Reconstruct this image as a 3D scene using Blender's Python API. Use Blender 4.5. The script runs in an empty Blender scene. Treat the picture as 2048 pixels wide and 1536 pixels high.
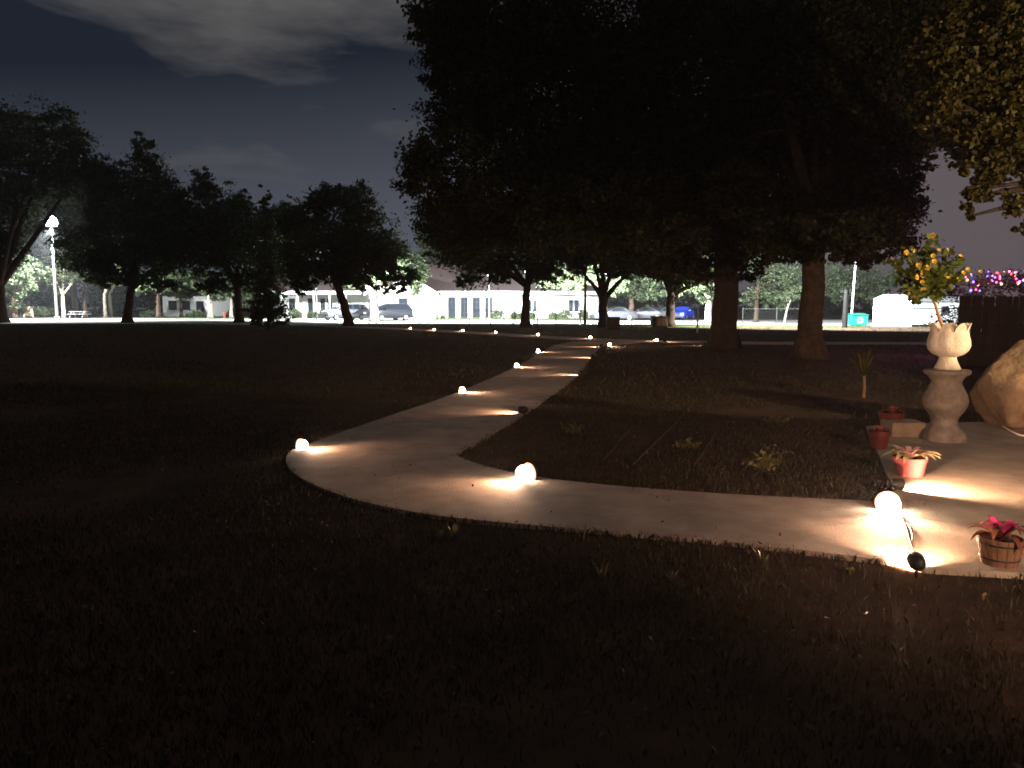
import bpy, bmesh, math, random
import numpy as np
from mathutils import Vector, Matrix
from mathutils.geometry import tessellate_polygon

# ------------------------------------------------------------------ camera, sky, moon, exposure
SC = bpy.context.scene
COL = SC.collection
F = 1540.0                                   # focal length in pixels of the 2048 wide photograph
EYE = 1.6
PITCH = math.atan(158.0 / F)
cam_d = bpy.data.cameras.new('camera')
cam_d.sensor_width = 36.0
cam_d.lens = 36.0 * F / 2048.0
cam_d.clip_start = 0.05
cam_d.clip_end = 2000.0
cam = bpy.data.objects.new('camera', cam_d)
COL.objects.link(cam)
cam.location = (0, 0, EYE)
cam.rotation_euler = (math.radians(90) - PITCH, 0, 0)
SC.camera = cam

world = bpy.data.worlds.new('World')
SC.world = world
world.use_nodes = True


def build_sky():
    nt = world.node_tree
    N, L = nt.nodes, nt.links
    N.clear()
    out = N.new('ShaderNodeOutputWorld')
    bg = N.new('ShaderNodeBackground')
    bg.inputs['Strength'].default_value = 1.0
    tc = N.new('ShaderNodeTexCoord')
    sep = N.new('ShaderNodeSeparateXYZ')
    L.new(tc.outputs['Generated'], sep.inputs[0])

    def m(op, a, b=None, c=None, clamp=False):
        n = N.new('ShaderNodeMath')
        n.operation = op
        n.use_clamp = clamp
        for i, v in enumerate((a, b, c)):
            if v is None:
                continue
            if isinstance(v, (int, float)):
                n.inputs[i].default_value = v
            else:
                L.new(v, n.inputs[i])
        return n.outputs[0]

    def mix(fac, a, b):
        n = N.new('ShaderNodeMix')
        n.data_type = 'RGBA'
        L.new(fac, n.inputs[0])
        for k, v in ((6, a), (7, b)):
            if isinstance(v, tuple):
                n.inputs[k].default_value = (*v, 1)
            else:
                L.new(v, n.inputs[k])
        return n.outputs[2]

    x, z = sep.outputs[0], sep.outputs[2]
    za = m('MAXIMUM', z, 0.0)
    # city glow low in the sky, stronger towards the town on the right
    s = m('ADD', m('MULTIPLY', x, 0.6), m('MULTIPLY', za, -4.4))
    s = m('ADD', s, 1.40, clamp=True)
    base = mix(s, (0.0115, 0.0160, 0.0260), (0.098, 0.106, 0.134))
    w = m('MULTIPLY_ADD', x, 1.6, 0.05, clamp=True)
    base = mix(w, base, (0.120, 0.093, 0.096))
    # clouds on a flat layer overhead
    den = m('ADD', za, 0.12)
    cb = N.new('ShaderNodeCombineXYZ')
    L.new(m('DIVIDE', x, den), cb.inputs[0])
    L.new(m('DIVIDE', sep.outputs[1], den), cb.inputs[1])
    cb.inputs[2].default_value = 5.9
    no = N.new('ShaderNodeTexNoise')
    no.inputs['Scale'].default_value = 1.15
    no.inputs['Detail'].default_value = 9.0
    no.inputs['Roughness'].default_value = 0.60
    no.inputs['Distortion'].default_value = 0.25
    L.new(cb.outputs[0], no.inputs['Vector'])
    deck = m('MULTIPLY', m('SUBTRACT', za, 0.255), 8.0, clamp=True)     # the layer thickens overhead
    thr = m('SUBTRACT', 0.565, m('MULTIPLY', deck, 0.20))
    cf = m('MULTIPLY', m('SUBTRACT', no.outputs['Fac'], thr), 4.6, clamp=True)
    cf = m('MULTIPLY', cf, 0.85)
    base = mix(cf, base, (0.118, 0.114, 0.113))
    L.new(base, bg.inputs['Color'])
    L.new(bg.outputs[0], out.inputs['Surface'])


build_sky()
moon = bpy.data.lights.new('moon', 'SUN')
moon.energy = 0.012
moon.angle = math.radians(0.5)
moon.color = (0.85, 0.92, 1.0)
moon_o = bpy.data.objects.new('moon', moon)
moon_o.rotation_euler = (math.radians(38), 0, math.radians(150))
COL.objects.link(moon_o)
SC.view_settings.view_transform = 'Standard'
SC.view_settings.look = 'None'
SC.view_settings.exposure = 0.0
SC.view_settings.gamma = 1.0
SC.render.engine = 'CYCLES'
SC.cycles.use_denoising = True
SC.cycles.max_bounces = 5
SC.cycles.diffuse_bounces = 3
SC.cycles.glossy_bounces = 2
SC.cycles.transparent_max_bounces = 4
SC.cycles.sample_clamp_indirect = 4.0
SC.cycles.filter_width = 1.7

# lamp strengths (W)
FLOOD_W = 22000.0
PATH_W = 135.0
WARM = (1.0, 0.58, 0.36)
COOL = (0.93, 0.98, 1.0)

# ------------------------------------------------------------------ helpers
CP, SP = math.cos(PITCH), math.sin(PITCH)


def ray(u, v):
    a, b = (u - 1024) / F, (768 - v) / F
    return Vector((a, CP + b * SP, -SP + b * CP))


def at(u, v, d):                            # the point seen at (u, v) that lies d metres ahead
    r = ray(u, v)
    return Vector((0, 0, EYE)) + r * (d / r.y)


def gnd(u, v, z=0.0):                       # the ground point seen at (u, v)
    r = ray(u, v)
    return Vector((0, 0, EYE)) + r * ((z - EYE) / r.z)


def gx(u, d):                               # ground point d ahead in the column u (near the horizon)
    p = at(u, 640, d)
    return Vector((p.x, d, 0))


def px(n, d):
    return n * d / F


def link(o, parent=None):
    COL.objects.link(o)
    if parent:
        o.parent = parent
    return o


def thing(name, label, cat, loc=(0, 0, 0), rz=0.0, group=None):
    o = bpy.data.objects.new(name, None)
    o.empty_display_size = 0.2
    o.location = loc
    o.rotation_euler = (0, 0, rz)
    o['label'] = label
    o['category'] = cat
    if group:
        o['group'] = group
    return link(o)


def tag(o, label, cat, group=None):
    o['label'] = label
    o['category'] = cat
    if group:
        o['group'] = group
    return o


def dup(root, loc, rz, label, scale=None):
    def rec(o, parent):
        c = o.copy()
        COL.objects.link(c)
        c.parent = parent
        for ch in [k for k in bpy.data.objects if k.parent == o]:
            rec(ch, c)
        return c
    c = rec(root, None)
    c.location = loc
    c.rotation_euler = (0, 0, rz)
    c['label'] = label
    if scale:
        c.scale = scale
    return c


class MB:
    def __init__(self):
        self.v, self.f = [], []

    def add(self, vs, fs):
        n = len(self.v)
        self.v += [tuple(p) for p in vs]
        self.f += [tuple(i + n for i in q) for q in fs]
        return self

    def box(self, c, s, rz=0.0, taper=1.0):
        x, y, z = s[0] / 2, s[1] / 2, s[2] / 2
        vs = []
        cr, sr = math.cos(rz), math.sin(rz)
        for dz in (-1, 1):
            k = taper if dz > 0 else 1.0
            for a, b in ((-1, -1), (1, -1), (1, 1), (-1, 1)):
                X, Y = a * x * k, b * y * k
                vs.append((c[0] + X * cr - Y * sr, c[1] + X * sr + Y * cr, c[2] + dz * z))
        return self.add(vs, [(3, 2, 1, 0), (4, 5, 6, 7), (0, 1, 5, 4), (1, 2, 6, 5), (2, 3, 7, 6), (3, 0, 4, 7)])

    def tube(self, pts, radii, n=8, cap=True):
        pts = [Vector(p) for p in pts]
        if not hasattr(radii, '__len__'):
            radii = [radii] * len(pts)
        vs, fs = [], []
        ref = None
        for i, p in enumerate(pts):
            t = (pts[min(i + 1, len(pts) - 1)] - pts[max(i - 1, 0)]).normalized()
            if ref is None:
                ref = Vector((1, 0, 0)) if abs(t.x) < 0.8 else Vector((0, 1, 0))
            a = (ref - t * ref.dot(t)).normalized()
            b = t.cross(a)
            ref = a
            for k in range(n):
                an = 2 * math.pi * k / n
                vs.append(p + (a * math.cos(an) + b * math.sin(an)) * radii[i])
        for i in range(len(pts) - 1):
            for k in range(n):
                k2 = (k + 1) % n
                fs.append((i * n + k, i * n + k2, (i + 1) * n + k2, (i + 1) * n + k))
        if cap:
            fs.append(tuple(range(n - 1, -1, -1)))
            fs.append(tuple((len(pts) - 1) * n + k for k in range(n)))
        return self.add(vs, fs)

    def lathe(self, prof, n=24, mod=None, mtx=None, cap0=True, cap1=True):
        vs, fs = [], []
        for i, (r, z) in enumerate(prof):
            for k in range(n):
                an = 2 * math.pi * k / n
                rr, zz = (r, z) if mod is None else mod(r, z, an, i)
                p = Vector((rr * math.cos(an), rr * math.sin(an), zz))
                vs.append(mtx @ p if mtx else p)
        for i in range(len(prof) - 1):
            for k in range(n):
                k2 = (k + 1) % n
                fs.append((i * n + k, i * n + k2, (i + 1) * n + k2, (i + 1) * n + k))
        if cap0:
            fs.append(tuple(range(n - 1, -1, -1)))
        if cap1:
            fs.append(tuple((len(prof) - 1) * n + k for k in range(n)))
        return self.add(vs, fs)

    def prism(self, poly, z0, z1):          # poly: list of (x, y)
        n = len(poly)
        vs = [(p[0], p[1], z1) for p in poly] + [(p[0], p[1], z0) for p in poly]
        tris = tessellate_polygon([[Vector((p[0], p[1], 0)) for p in poly]])
        fs = []
        for t in tris:
            a, b, c = (Vector((*poly[i][:2], 0)) for i in t)
            fs.append(tuple(t) if (b - a).cross(c - a).z > 0 else tuple(reversed(t)))
        area = sum(poly[i][0] * poly[(i + 1) % n][1] - poly[(i + 1) % n][0] * poly[i][1] for i in range(n))
        for i in range(n):
            j = (i + 1) % n
            q = (i, n + i, n + j, j)
            fs.append(q if area > 0 else tuple(reversed(q)))
        return self.add(vs, fs)

    def mesh(self, name, mat, smooth=False, angle=None):
        me = bpy.data.meshes.new(name)
        me.from_pydata(self.v, [], self.f)
        me.materials.append(mat)
        if smooth:
            me.polygons.foreach_set('use_smooth', [True] * len(me.polygons))
            if angle:
                me.set_sharp_from_angle(angle=math.radians(angle))
        me.update()
        return me

    def build(self, name, mat, parent=None, smooth=False, angle=None, bevel=0.0):
        o = bpy.data.objects.new(name, self.mesh(name, mat, smooth, angle))
        link(o, parent)
        if bevel:
            md = o.modifiers.new('bevel', 'BEVEL')
            md.width = bevel
            md.segments = 2
            md.limit_method = 'ANGLE'
        return o


def struct(name, mb, mat, **k):
    o = mb.build(name, mat, **k)
    o['kind'] = 'structure'
    return o


# ------------------------------------------------------------------ materials
MATS = {}


def mat(name, col, rough=0.7, var=0.25, scale=6.0, bump=0.0, bscale=40.0, metal=0.0, col2=None, spec=0.3, detail=5.0):
    if name in MATS:
        return MATS[name]
    ma = bpy.data.materials.new(name)
    ma.use_nodes = True
    nt = ma.node_tree
    N, L = nt.nodes, nt.links
    b = N['Principled BSDF']
    b.inputs['Roughness'].default_value = rough
    b.inputs['Metallic'].default_value = metal
    b.inputs['Specular IOR Level'].default_value = spec
    tc = N.new('ShaderNodeTexCoord')
    no = N.new('ShaderNodeTexNoise')
    no.inputs['Scale'].default_value = scale
    no.inputs['Detail'].default_value = detail
    no.inputs['Roughness'].default_value = 0.65
    L.new(tc.outputs['Object'], no.inputs['Vector'])
    rp = N.new('ShaderNodeValToRGB')
    lo = col2 if col2 else tuple(c * (1 - var) for c in col)
    hi = col if col2 else tuple(min(1, c * (1 + var)) for c in col)
    rp.color_ramp.elements[0].position = 0.3
    rp.color_ramp.elements[1].position = 0.7
    rp.color_ramp.elements[0].color = (*lo, 1)
    rp.color_ramp.elements[1].color = (*hi, 1)
    L.new(no.outputs['Fac'], rp.inputs[0])
    L.new(rp.outputs[0], b.inputs['Base Color'])
    if bump:
        n2 = N.new('ShaderNodeTexNoise')
        n2.inputs['Scale'].default_value = bscale
        n2.inputs['Detail'].default_value = 6.0
        L.new(tc.outputs['Object'], n2.inputs['Vector'])
        bp = N.new('ShaderNodeBump')
        bp.inputs['Strength'].default_value = bump
        bp.inputs['Distance'].default_value = 0.02
        L.new(n2.outputs['Fac'], bp.inputs['Height'])
        L.new(bp.outputs[0], b.inputs['Normal'])
    MATS[name] = ma
    return ma


def leafmat(name, c1, c2, trans=0.35):
    if name in MATS:
        return MATS[name]
    ma = bpy.data.materials.new(name)
    ma.use_nodes = True
    nt = ma.node_tree
    N, L = nt.nodes, nt.links
    N.clear()
    out = N.new('ShaderNodeOutputMaterial')
    geo = N.new('ShaderNodeNewGeometry')
    rp = N.new('ShaderNodeValToRGB')
    rp.color_ramp.elements[0].color = (*c1, 1)
    rp.color_ramp.elements[1].color = (*c2, 1)
    L.new(geo.outputs['Random Per Island'], rp.inputs[0])
    df = N.new('ShaderNodeBsdfPrincipled')
    df.inputs['Roughness'].default_value = 0.55
    df.inputs['Specular IOR Level'].default_value = 0.25
    tr = N.new('ShaderNodeBsdfTranslucent')
    mx = N.new('ShaderNodeMixShader')
    mx.inputs[0].default_value = trans
    L.new(rp.outputs[0], df.inputs['Base Color'])
    L.new(rp.outputs[0], tr.inputs['Color'])
    L.new(df.outputs[0], mx.inputs[1])
    L.new(tr.outputs[0], mx.inputs[2])
    L.new(mx.outputs[0], out.inputs['Surface'])
    MATS[name] = ma
    return ma


def emit(name, col, strength):
    if name in MATS:
        return MATS[name]
    ma = bpy.data.materials.new(name)
    ma.use_nodes = True
    b = ma.node_tree.nodes['Principled BSDF']
    b.inputs['Base Color'].default_value = (*[min(1, c) * 0.8 for c in col], 1)
    b.inputs['Emission Color'].default_value = (*col, 1)
    b.inputs['Emission Strength'].default_value = strength
    MATS[name] = ma
    return ma


M_SOIL = mat('lawn_soil', (0.088, 0.052, 0.037), 0.95, scale=1.6, bump=0.9, bscale=9.0, col2=(0.034, 0.027, 0.018), spec=0.05)
M_CONC = mat('path_concrete', (0.41, 0.325, 0.262), 0.9, scale=2.6, bump=0.35, bscale=60.0, col2=(0.235, 0.182, 0.145), spec=0.12, detail=9)
M_PATIO = mat('patio_concrete', (0.42, 0.35, 0.27), 0.9, scale=2.2, bump=0.3, bscale=50.0, col2=(0.23, 0.185, 0.14), spec=0.12, detail=9)
M_LOT = mat('lot_concrete', (0.50, 0.50, 0.48), 0.9, scale=0.3, col2=(0.38, 0.38, 0.37), spec=0.1)
M_ASPH = mat('asphalt', (0.06, 0.06, 0.062), 0.9, scale=2.0, bump=0.3, spec=0.1)
M_VERGE = mat('verge_grass', (0.075, 0.10, 0.03), 0.95, scale=0.8, bump=0.8, bscale=12, col2=(0.055, 0.06, 0.028), spec=0.05)
M_WHITE = mat('white_stucco', (0.78, 0.78, 0.76), 0.85, var=0.06, scale=1.5, bump=0.1)
M_TRIM = mat('white_trim', (0.8, 0.8, 0.78), 0.6, var=0.05)
M_ROOF = mat('brown_shingles', (0.062, 0.044, 0.042), 0.9, scale=4, bump=0.5, bscale=8, col2=(0.042, 0.030, 0.029), spec=0.1)
M_GLASS = mat('dark_glass', (0.02, 0.025, 0.035), 0.08, var=0.2, spec=0.5)
M_DKFRAME = mat('dark_frame', (0.03, 0.032, 0.036), 0.5)
M_BARK = mat('oak_bark', (0.095, 0.062, 0.045), 0.95, scale=5, bump=1.0, bscale=14, col2=(0.036, 0.025, 0.019), spec=0.05)
M_SHADEBARK = mat('shaded_bark', (0.055, 0.042, 0.034), 0.95, scale=5, bump=1.0, bscale=14, col2=(0.026, 0.02, 0.016), spec=0.05)  # bark toned down, crown shade put into the colour
M_PALEBARK = mat('pale_bark', (0.32, 0.28, 0.23), 0.9, scale=4, bump=0.6, bscale=10, spec=0.05)
M_METAL = mat('galvanised', (0.42, 0.43, 0.44), 0.45, metal=0.7, var=0.15)
M_POLE = mat('pole_paint', (0.72, 0.72, 0.70), 0.6, var=0.1, scale=2)
M_FENCE = mat('silhouette_fence_metal', (0.045, 0.05, 0.045), 0.6, var=0.2, spec=0.2)  # backlit shade put into the colour, posts stand as silhouettes
M_BLACK = mat('black_plastic', (0.018, 0.017, 0.016), 0.5, var=0.3, scale=20)
M_RUBBER = mat('rubber', (0.02, 0.02, 0.02), 0.9)
M_WOOD = mat('weathered_wood', (0.19, 0.115, 0.065), 0.85, scale=3, bump=0.5, bscale=20, col2=(0.10, 0.06, 0.036), spec=0.1)
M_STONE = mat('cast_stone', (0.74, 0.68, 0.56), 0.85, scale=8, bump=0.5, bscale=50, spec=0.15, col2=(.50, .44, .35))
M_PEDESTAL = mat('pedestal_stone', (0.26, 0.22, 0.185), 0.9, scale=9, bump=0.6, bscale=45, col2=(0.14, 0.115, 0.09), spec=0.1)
M_DIRT = mat('potting_soil', (0.03, 0.022, 0.016), 0.95, scale=30, bump=0.8)
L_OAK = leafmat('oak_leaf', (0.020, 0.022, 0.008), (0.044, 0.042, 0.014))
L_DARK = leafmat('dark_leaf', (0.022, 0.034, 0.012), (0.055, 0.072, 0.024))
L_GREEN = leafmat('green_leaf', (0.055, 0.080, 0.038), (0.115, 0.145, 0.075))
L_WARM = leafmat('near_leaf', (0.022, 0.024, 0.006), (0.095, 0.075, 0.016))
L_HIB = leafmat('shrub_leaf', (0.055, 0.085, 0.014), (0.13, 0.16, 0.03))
L_GRASS = leafmat('grass_blade', (0.026, 0.024, 0.012), (0.068, 0.050, 0.026), 0.25)
L_WEED = leafmat('weed_leaf', (0.055, 0.058, 0.02), (0.12, 0.10, 0.045), 0.3)
L_LITTER = leafmat('dry_leaf', (0.045, 0.026, 0.016), (0.12, 0.075, 0.045), 0.15)
random.seed(7)


# ------------------------------------------------------------------ leaves by the thousand
def leaf_mesh(name, cen, size, nrm_up, rng, material, aspect=0.5, lobed=False):
    n = len(cen)
    d1 = rng.normal(size=(n, 3))
    d1 /= np.linalg.norm(d1, axis=1)[:, None]
    up = rng.normal(size=(n, 3)) + np.array([0, 0, nrm_up])
    d2 = np.cross(up, d1)
    d2 /= np.linalg.norm(d2, axis=1)[:, None] + 1e-9
    nn = np.cross(d1, d2)
    s = (size * rng.uniform(0.6, 1.35, n))[:, None]
    if lobed:
        pat = [(-0.5, 0, 0), (-0.15, 0.34, 0.05), (0.02, 0.2, 0.03), (0.2, 0.36, 0.02), (0.55, 0, -0.1), (0.2, -0.36, 0.02), (0.02, -0.2, 0.03), (-0.15, -0.34, 0.05)]
    else:
        pat = [(-0.5, 0, 0), (0.0, aspect * 0.55, 0.06), (0.5, 0, -0.06), (0.0, -aspect * 0.55, 0.06)]
    k = len(pat)
    vs = np.empty((n, k, 3))
    for i, (a, b, c) in enumerate(pat):
        vs[:, i] = cen + s * (a * d1 + b * d2 + c * nn)
    me = bpy.data.meshes.new(name)
    me.vertices.add(n * k)
    me.vertices.foreach_set('co', vs.reshape(-1).astype(np.float32))
    me.loops.add(n * k)
    me.loops.foreach_set('vertex_index', np.arange(n * k, dtype=np.int32))
    me.polygons.add(n)
    me.polygons.foreach_set('loop_start', np.arange(0, n * k, k, dtype=np.int32))
    me.polygons.foreach_set('loop_total', np.full(n, k, dtype=np.int32))
    me.update(calc_edges=True)
    me.validate()
    me.materials.append(material)
    return me


def blob_points(blobs, n, rng, clump=0.2, per=26):
    """blobs: (x,y,z, rx,ry,rz) -> leaf centres gathered in clumps on and under each blob's skin"""
    vol = np.array([(b[3] * b[5]) for b in blobs])
    vol = vol / vol.sum()
    out = []
    for b, w in zip(blobs, vol):
        m = max(4, int(n * w / per))
        d = rng.normal(size=(m, 3))
        d /= np.linalg.norm(d, axis=1)[:, None]
        r = rng.uniform(0, 1, m) ** 0.42
        r *= 1 + 0.14 * rng.normal(size=m) * (r > 0.8)
        R = np.array(b[3:6])
        c = np.array(b[:3]) + d * r[:, None] * R
        cs = clump * min(R) * rng.uniform(0.5, 1.5, m)
        rep = rng.integers(int(per * 0.5), int(per * 1.5), m)
        idx = np.repeat(np.arange(m), rep)
        p = c[idx] + rng.normal(size=(len(idx), 3)) * cs[idx][:, None] * np.array([1, 1, 0.6])
        out.append(p)
    return np.concatenate(out)


def tree(label, base, trunk_r, fork_z, blobs, n, leaf, leafm=L_DARK, barkm=M_BARK, seed=1, lean=(0, 0), group=None,
         name='tree', cat='tree', clump=0.17, per=44, limbs=7, flare=1.5, lobed=False, minz=None):
    """blobs in world coordinates"""
    rng = np.random.default_rng(seed)
    rnd = random.Random(seed)
    b = Vector(base)
    root = thing(name, label, cat, b, 0, group)
    mb = MB()
    top = Vector((lean[0], lean[1], fork_z))
    pts, rad = [], []
    for i in range(7):
        t = i / 6
        pts.append(Vector((top.x * t ** 1.4 + rnd.uniform(-.06, .06) * trunk_r * 2 * (0 < i < 6), top.y * t ** 1.4, fork_z * t)))
        rad.append(trunk_r * (1 + (flare - 1) * max(0, 1 - t * 5) ** 2) * (1 - 0.22 * t))
    pts[0].z = -0.08
    mb.tube(pts, rad, 12)
    order = sorted(blobs, key=lambda q: -q[3] * q[5])[:limbs]
    for q in order:
        e = Vector(q[:3]) - b
        if e.z < fork_z * 0.75:
            e.z = fork_z * 0.75 + 0.5
        m1 = top.lerp(e, 0.45) + Vector((rnd.uniform(-.1, .1), rnd.uniform(-.1, .1), 0.06)) * (e - top).length
        st = top - Vector((0, 0, trunk_r * 0.8))
        P, R = [], []
        for i in range(7):
            t = i / 6
            P.append(st.lerp(m1, t).lerp(m1.lerp(e, t), t))
            R.append(trunk_r * 0.55 * (1 - t) + trunk_r * 0.07)
        mb.tube(P, R, 7)
        for j in range(4):                  # twigs
            s0 = P[3 + j % 3]
            dv = Vector((rnd.uniform(-1, 1) * q[3], rnd.uniform(-1, 1) * q[4], rnd.uniform(-.3, 1) * q[5]))
            mb.tube([s0, s0 + dv * 0.5 + Vector((0, 0, .08)) * dv.length, s0 + dv], [trunk_r * .16, trunk_r * .1, trunk_r * .03], 5)
    mb.build('trunk', barkm, root, smooth=True)
    P = blob_points(blobs, n, rng, clump, per)
    if minz:
        P = P[P[:, 2] > minz]
    P = P - np.array(b)
    me = leaf_mesh('crown', P, leaf, 0.8, rng, leafm, lobed=lobed)
    link(bpy.data.objects.new('crown', me), root)
    return root


def pb(d, *bl):                             # blobs given by where they are seen (u, v, ru, rv[, depth offset]) at d metres
    out = []
    for q in bl:
        dd = d + (q[4] if len(q) > 4 else 0)
        c = at(q[0], q[1], dd)
        rx, rz = px(q[2], dd), px(q[3], dd)
        out.append((c.x, c.y, c.z, rx, 0.5 * (rx + rz), rz))
    return out


# ------------------------------------------------------------------ ground, path, patio, lot
def catmull(pts, n=6):
    out = []
    P = [pts[0]] + list(pts) + [pts[-1]]
    for i in range(1, len(P) - 2):
        p0, p1, p2, p3 = (Vector(P[i + k][:2]) for k in (-1, 0, 1, 2))
        for j in range(n):
            t = j / n
            out.append(0.5 * (2 * p1 + (p2 - p0) * t + (2 * p0 - 5 * p1 + 4 * p2 - p3) * t * t + (3 * p1 - p0 - 3 * p2 + p3) * t ** 3))
    out.append(Vector(pts[-1][:2]))
    return out


PZ = 0.035
g = MB()
g.add([(-320, -40, 0), (320, -40, 0), (320, 320, 0), (-320, 320, 0)], [(0, 1, 2, 3)])
ground = struct('ground', g, M_SOIL)

outer = [gnd(u, v, PZ) for u, v in ((1845, 1130), (1795, 1122), (1640, 1104), (1500, 1087), (1350, 1073), (1200, 1060), (1000, 1044), (850, 1027), (720, 1001),
                                    (640, 974), (592, 948), (573, 925), (577, 906), (604, 892), (700, 858), (800, 824), (900, 790), (1000, 748),
                                    (1045, 726), (1085, 703), (1108, 690))]
inner = [gnd(u, v, PZ) for u, v in ((1845, 1006), (1790, 1003), (1600, 995), (1400, 984), (1180, 966), (1050, 949), (965, 930), (925, 916), (919, 909), (930, 898),
                                    (960, 882), (1035, 838), (1100, 793), (1155, 752), (1180, 718), (1196, 697), (1206, 690))]
o_s, i_s = catmull(outer, 5), catmull(inner, 5)
# far end of the near walk runs into the cross walk
path_poly = o_s + [Vector((2.6, 33.2)), Vector((5.4, 32.6))] + list(reversed(i_s))
cl = catmull([(-16, 60), (-11, 55), (-7.4, 51.2), (-5.5, 48.6), (-3.6, 46.0), (-1.5, 42.8), (0.7, 39.4), (3.0, 36.1), (5.4, 33.9), (8.5, 32.6), (12, 32.0), (20, 31.5), (34, 31.5)], 6)
lft, rgt = [], []
for i, p in enumerate(cl):
    t = (cl[min(i + 1, len(cl) - 1)] - cl[max(0, i - 1)]).normalized()
    nrm = Vector((-t.y, t.x))
    lft.append(p + nrm * 0.85)
    rgt.append(p - nrm * 0.85)
cross_poly = rgt + list(reversed(lft))
w = MB()
w.prism(path_poly, -0.05, PZ)
walk = struct('path', w, M_CONC)
w = MB()
w.prism(cross_poly, -0.05, PZ + 0.006)
struct('cross_path', w, M_CONC)
pat_px = ((1732, 852), (1760, 915), (1790, 990), (1797, 1003))
patio_poly = [gnd(u, v, PZ).to_2d() for u, v in pat_px] + [gnd(1795, 1122, PZ).to_2d(), gnd(1850, 1136, PZ).to_2d(), gnd(2100, 1150, PZ).to_2d(),
                                                           Vector((6.5, 4.2)), Vector((9.5, 6.0)), Vector((9.5, 10.6)), gnd(1880, 846, PZ).to_2d()]
w = MB()
w.prism(patio_poly, -0.05, PZ + 0.004)
struct('patio', w, M_PATIO)

# parking lot, driveway, verge before the building
w = MB()
w.prism([(-95, 68), (-28, 66), (-20, 62.5), (-12, 62), (-4, 63.5), (4, 66), (14, 66), (16, 62), (34, 58.5), (60, 58.5), (60, 84), (13, 84), (12, 80), (-14, 80), (-16, 90), (-95, 90)], -0.02, 0.004)
struct('parking_lot', w, M_LOT)
w = MB()
w.prism([(-2.5, 68), (11.5, 66.4), (13, 75), (-1, 76)], -0.02, 0.008)
struct('asphalt_lane', w, M_ASPH)
w = MB()
w.prism([(-13.4, 80.3), (11.6, 80.3), (11.8, 91.8), (-13.4, 91.8)], 0.0, 0.05)
w.prism([(-60, 90.4), (-17, 90.4), (-17, 96), (-60, 96)], 0.0, 0.05)
struct('verge', w, M_VERGE)
w = MB()
for y0, y1, x0, x1 in ((55.5, 61.8, -60, 30),):
    w.prism([(x0, y0 + 4), (x0 * .4, y0 + 2), (0, y0), (x1, y0), (x1, y1 - 3.6), (15.5, y1), (0, y1 + 1.2), (-12, y1 - .2), (-20, y1 + .4), (-28, y1 + 4), (x0, y1 + 5.4)], -0.02, 0.006)
struct('lawn_edge', w, M_VERGE)


def inside(poly, x, y):
    r = np.zeros(len(x), bool)
    n = len(poly)
    for i in range(n):
        x1, y1 = poly[i][0], poly[i][1]
        x2, y2 = poly[(i + 1) % n][0], poly[(i + 1) % n][1]
        c = ((y1 > y) != (y2 > y)) & (x < (x2 - x1) * (y - y1) / (y2 - y1 + 1e-12) + x1)
        r ^= c
    return r


def grass_field(name, n, dmin, dmax, h, wd, seed, material, power=1.0, spread=0.72):
    rng = np.random.default_rng(seed)
    y = dmin + (dmax - dmin) * rng.uniform(0, 1, n) ** power
    x = rng.uniform(-1, 1, n) * (y * spread + 0.6)
    k = np.sin(x * 1.7 + 1.3) * np.cos(y * 1.4) + np.sin(x * 0.6 - y * 0.9) + 0.6 * rng.normal(size=n)
    ok = ~inside(path_poly, x, y) & ~inside(patio_poly, x, y) & ~inside(cross_poly, x, y) & (k > -0.9)
    x, y = x[ok], y[ok]
    n = len(x)
    hh = h * rng.uniform(0.4, 1.4, n)
    a = rng.uniform(0, 2 * np.pi, n)
    lean = rng.uniform(0.1, 0.9, n) * hh
    la = rng.uniform(0, 2 * np.pi, n)
    ww = wd * rng.uniform(0.6, 1.4, n)
    vs = np.zeros((n, 5, 3))
    dx, dy = np.cos(a) * ww, np.sin(a) * ww
    vs[:, 0] = np.stack([x - dx, y - dy, np.full(n, -0.01)], 1)
    vs[:, 1] = np.stack([x + dx, y + dy, np.full(n, -0.01)], 1)
    mx, my = x + np.cos(la) * lean * .35, y + np.sin(la) * lean * .35
    vs[:, 2] = np.stack([mx + dx * .7, my + dy * .7, hh * .6], 1)
    vs[:, 3] = np.stack([x + np.cos(la) * lean, y + np.sin(la) * lean, hh], 1)
    vs[:, 4] = np.stack([mx - dx * .7, my - dy * .7, hh * .6], 1)
    me = bpy.data.meshes.new(name)
    me.vertices.add(n * 5)
    me.vertices.foreach_set('co', vs.reshape(-1).astype(np.float32))
    me.loops.add(n * 5)
    me.loops.foreach_set('vertex_index', np.arange(n * 5, dtype=np.int32))
    me.polygons.add(n)
    me.polygons.foreach_set('loop_start', np.arange(0, n * 5, 5, dtype=np.int32))
    me.polygons.foreach_set('loop_total', np.full(n, 5, dtype=np.int32))
    me.update(calc_edges=True)
    me.materials.append(material)
    o = link(bpy.data.objects.new(name, me))
    o['kind'] = 'stuff'
    o['label'] = 'short thin grass and bare soil around the concrete path'
    return o


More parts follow.
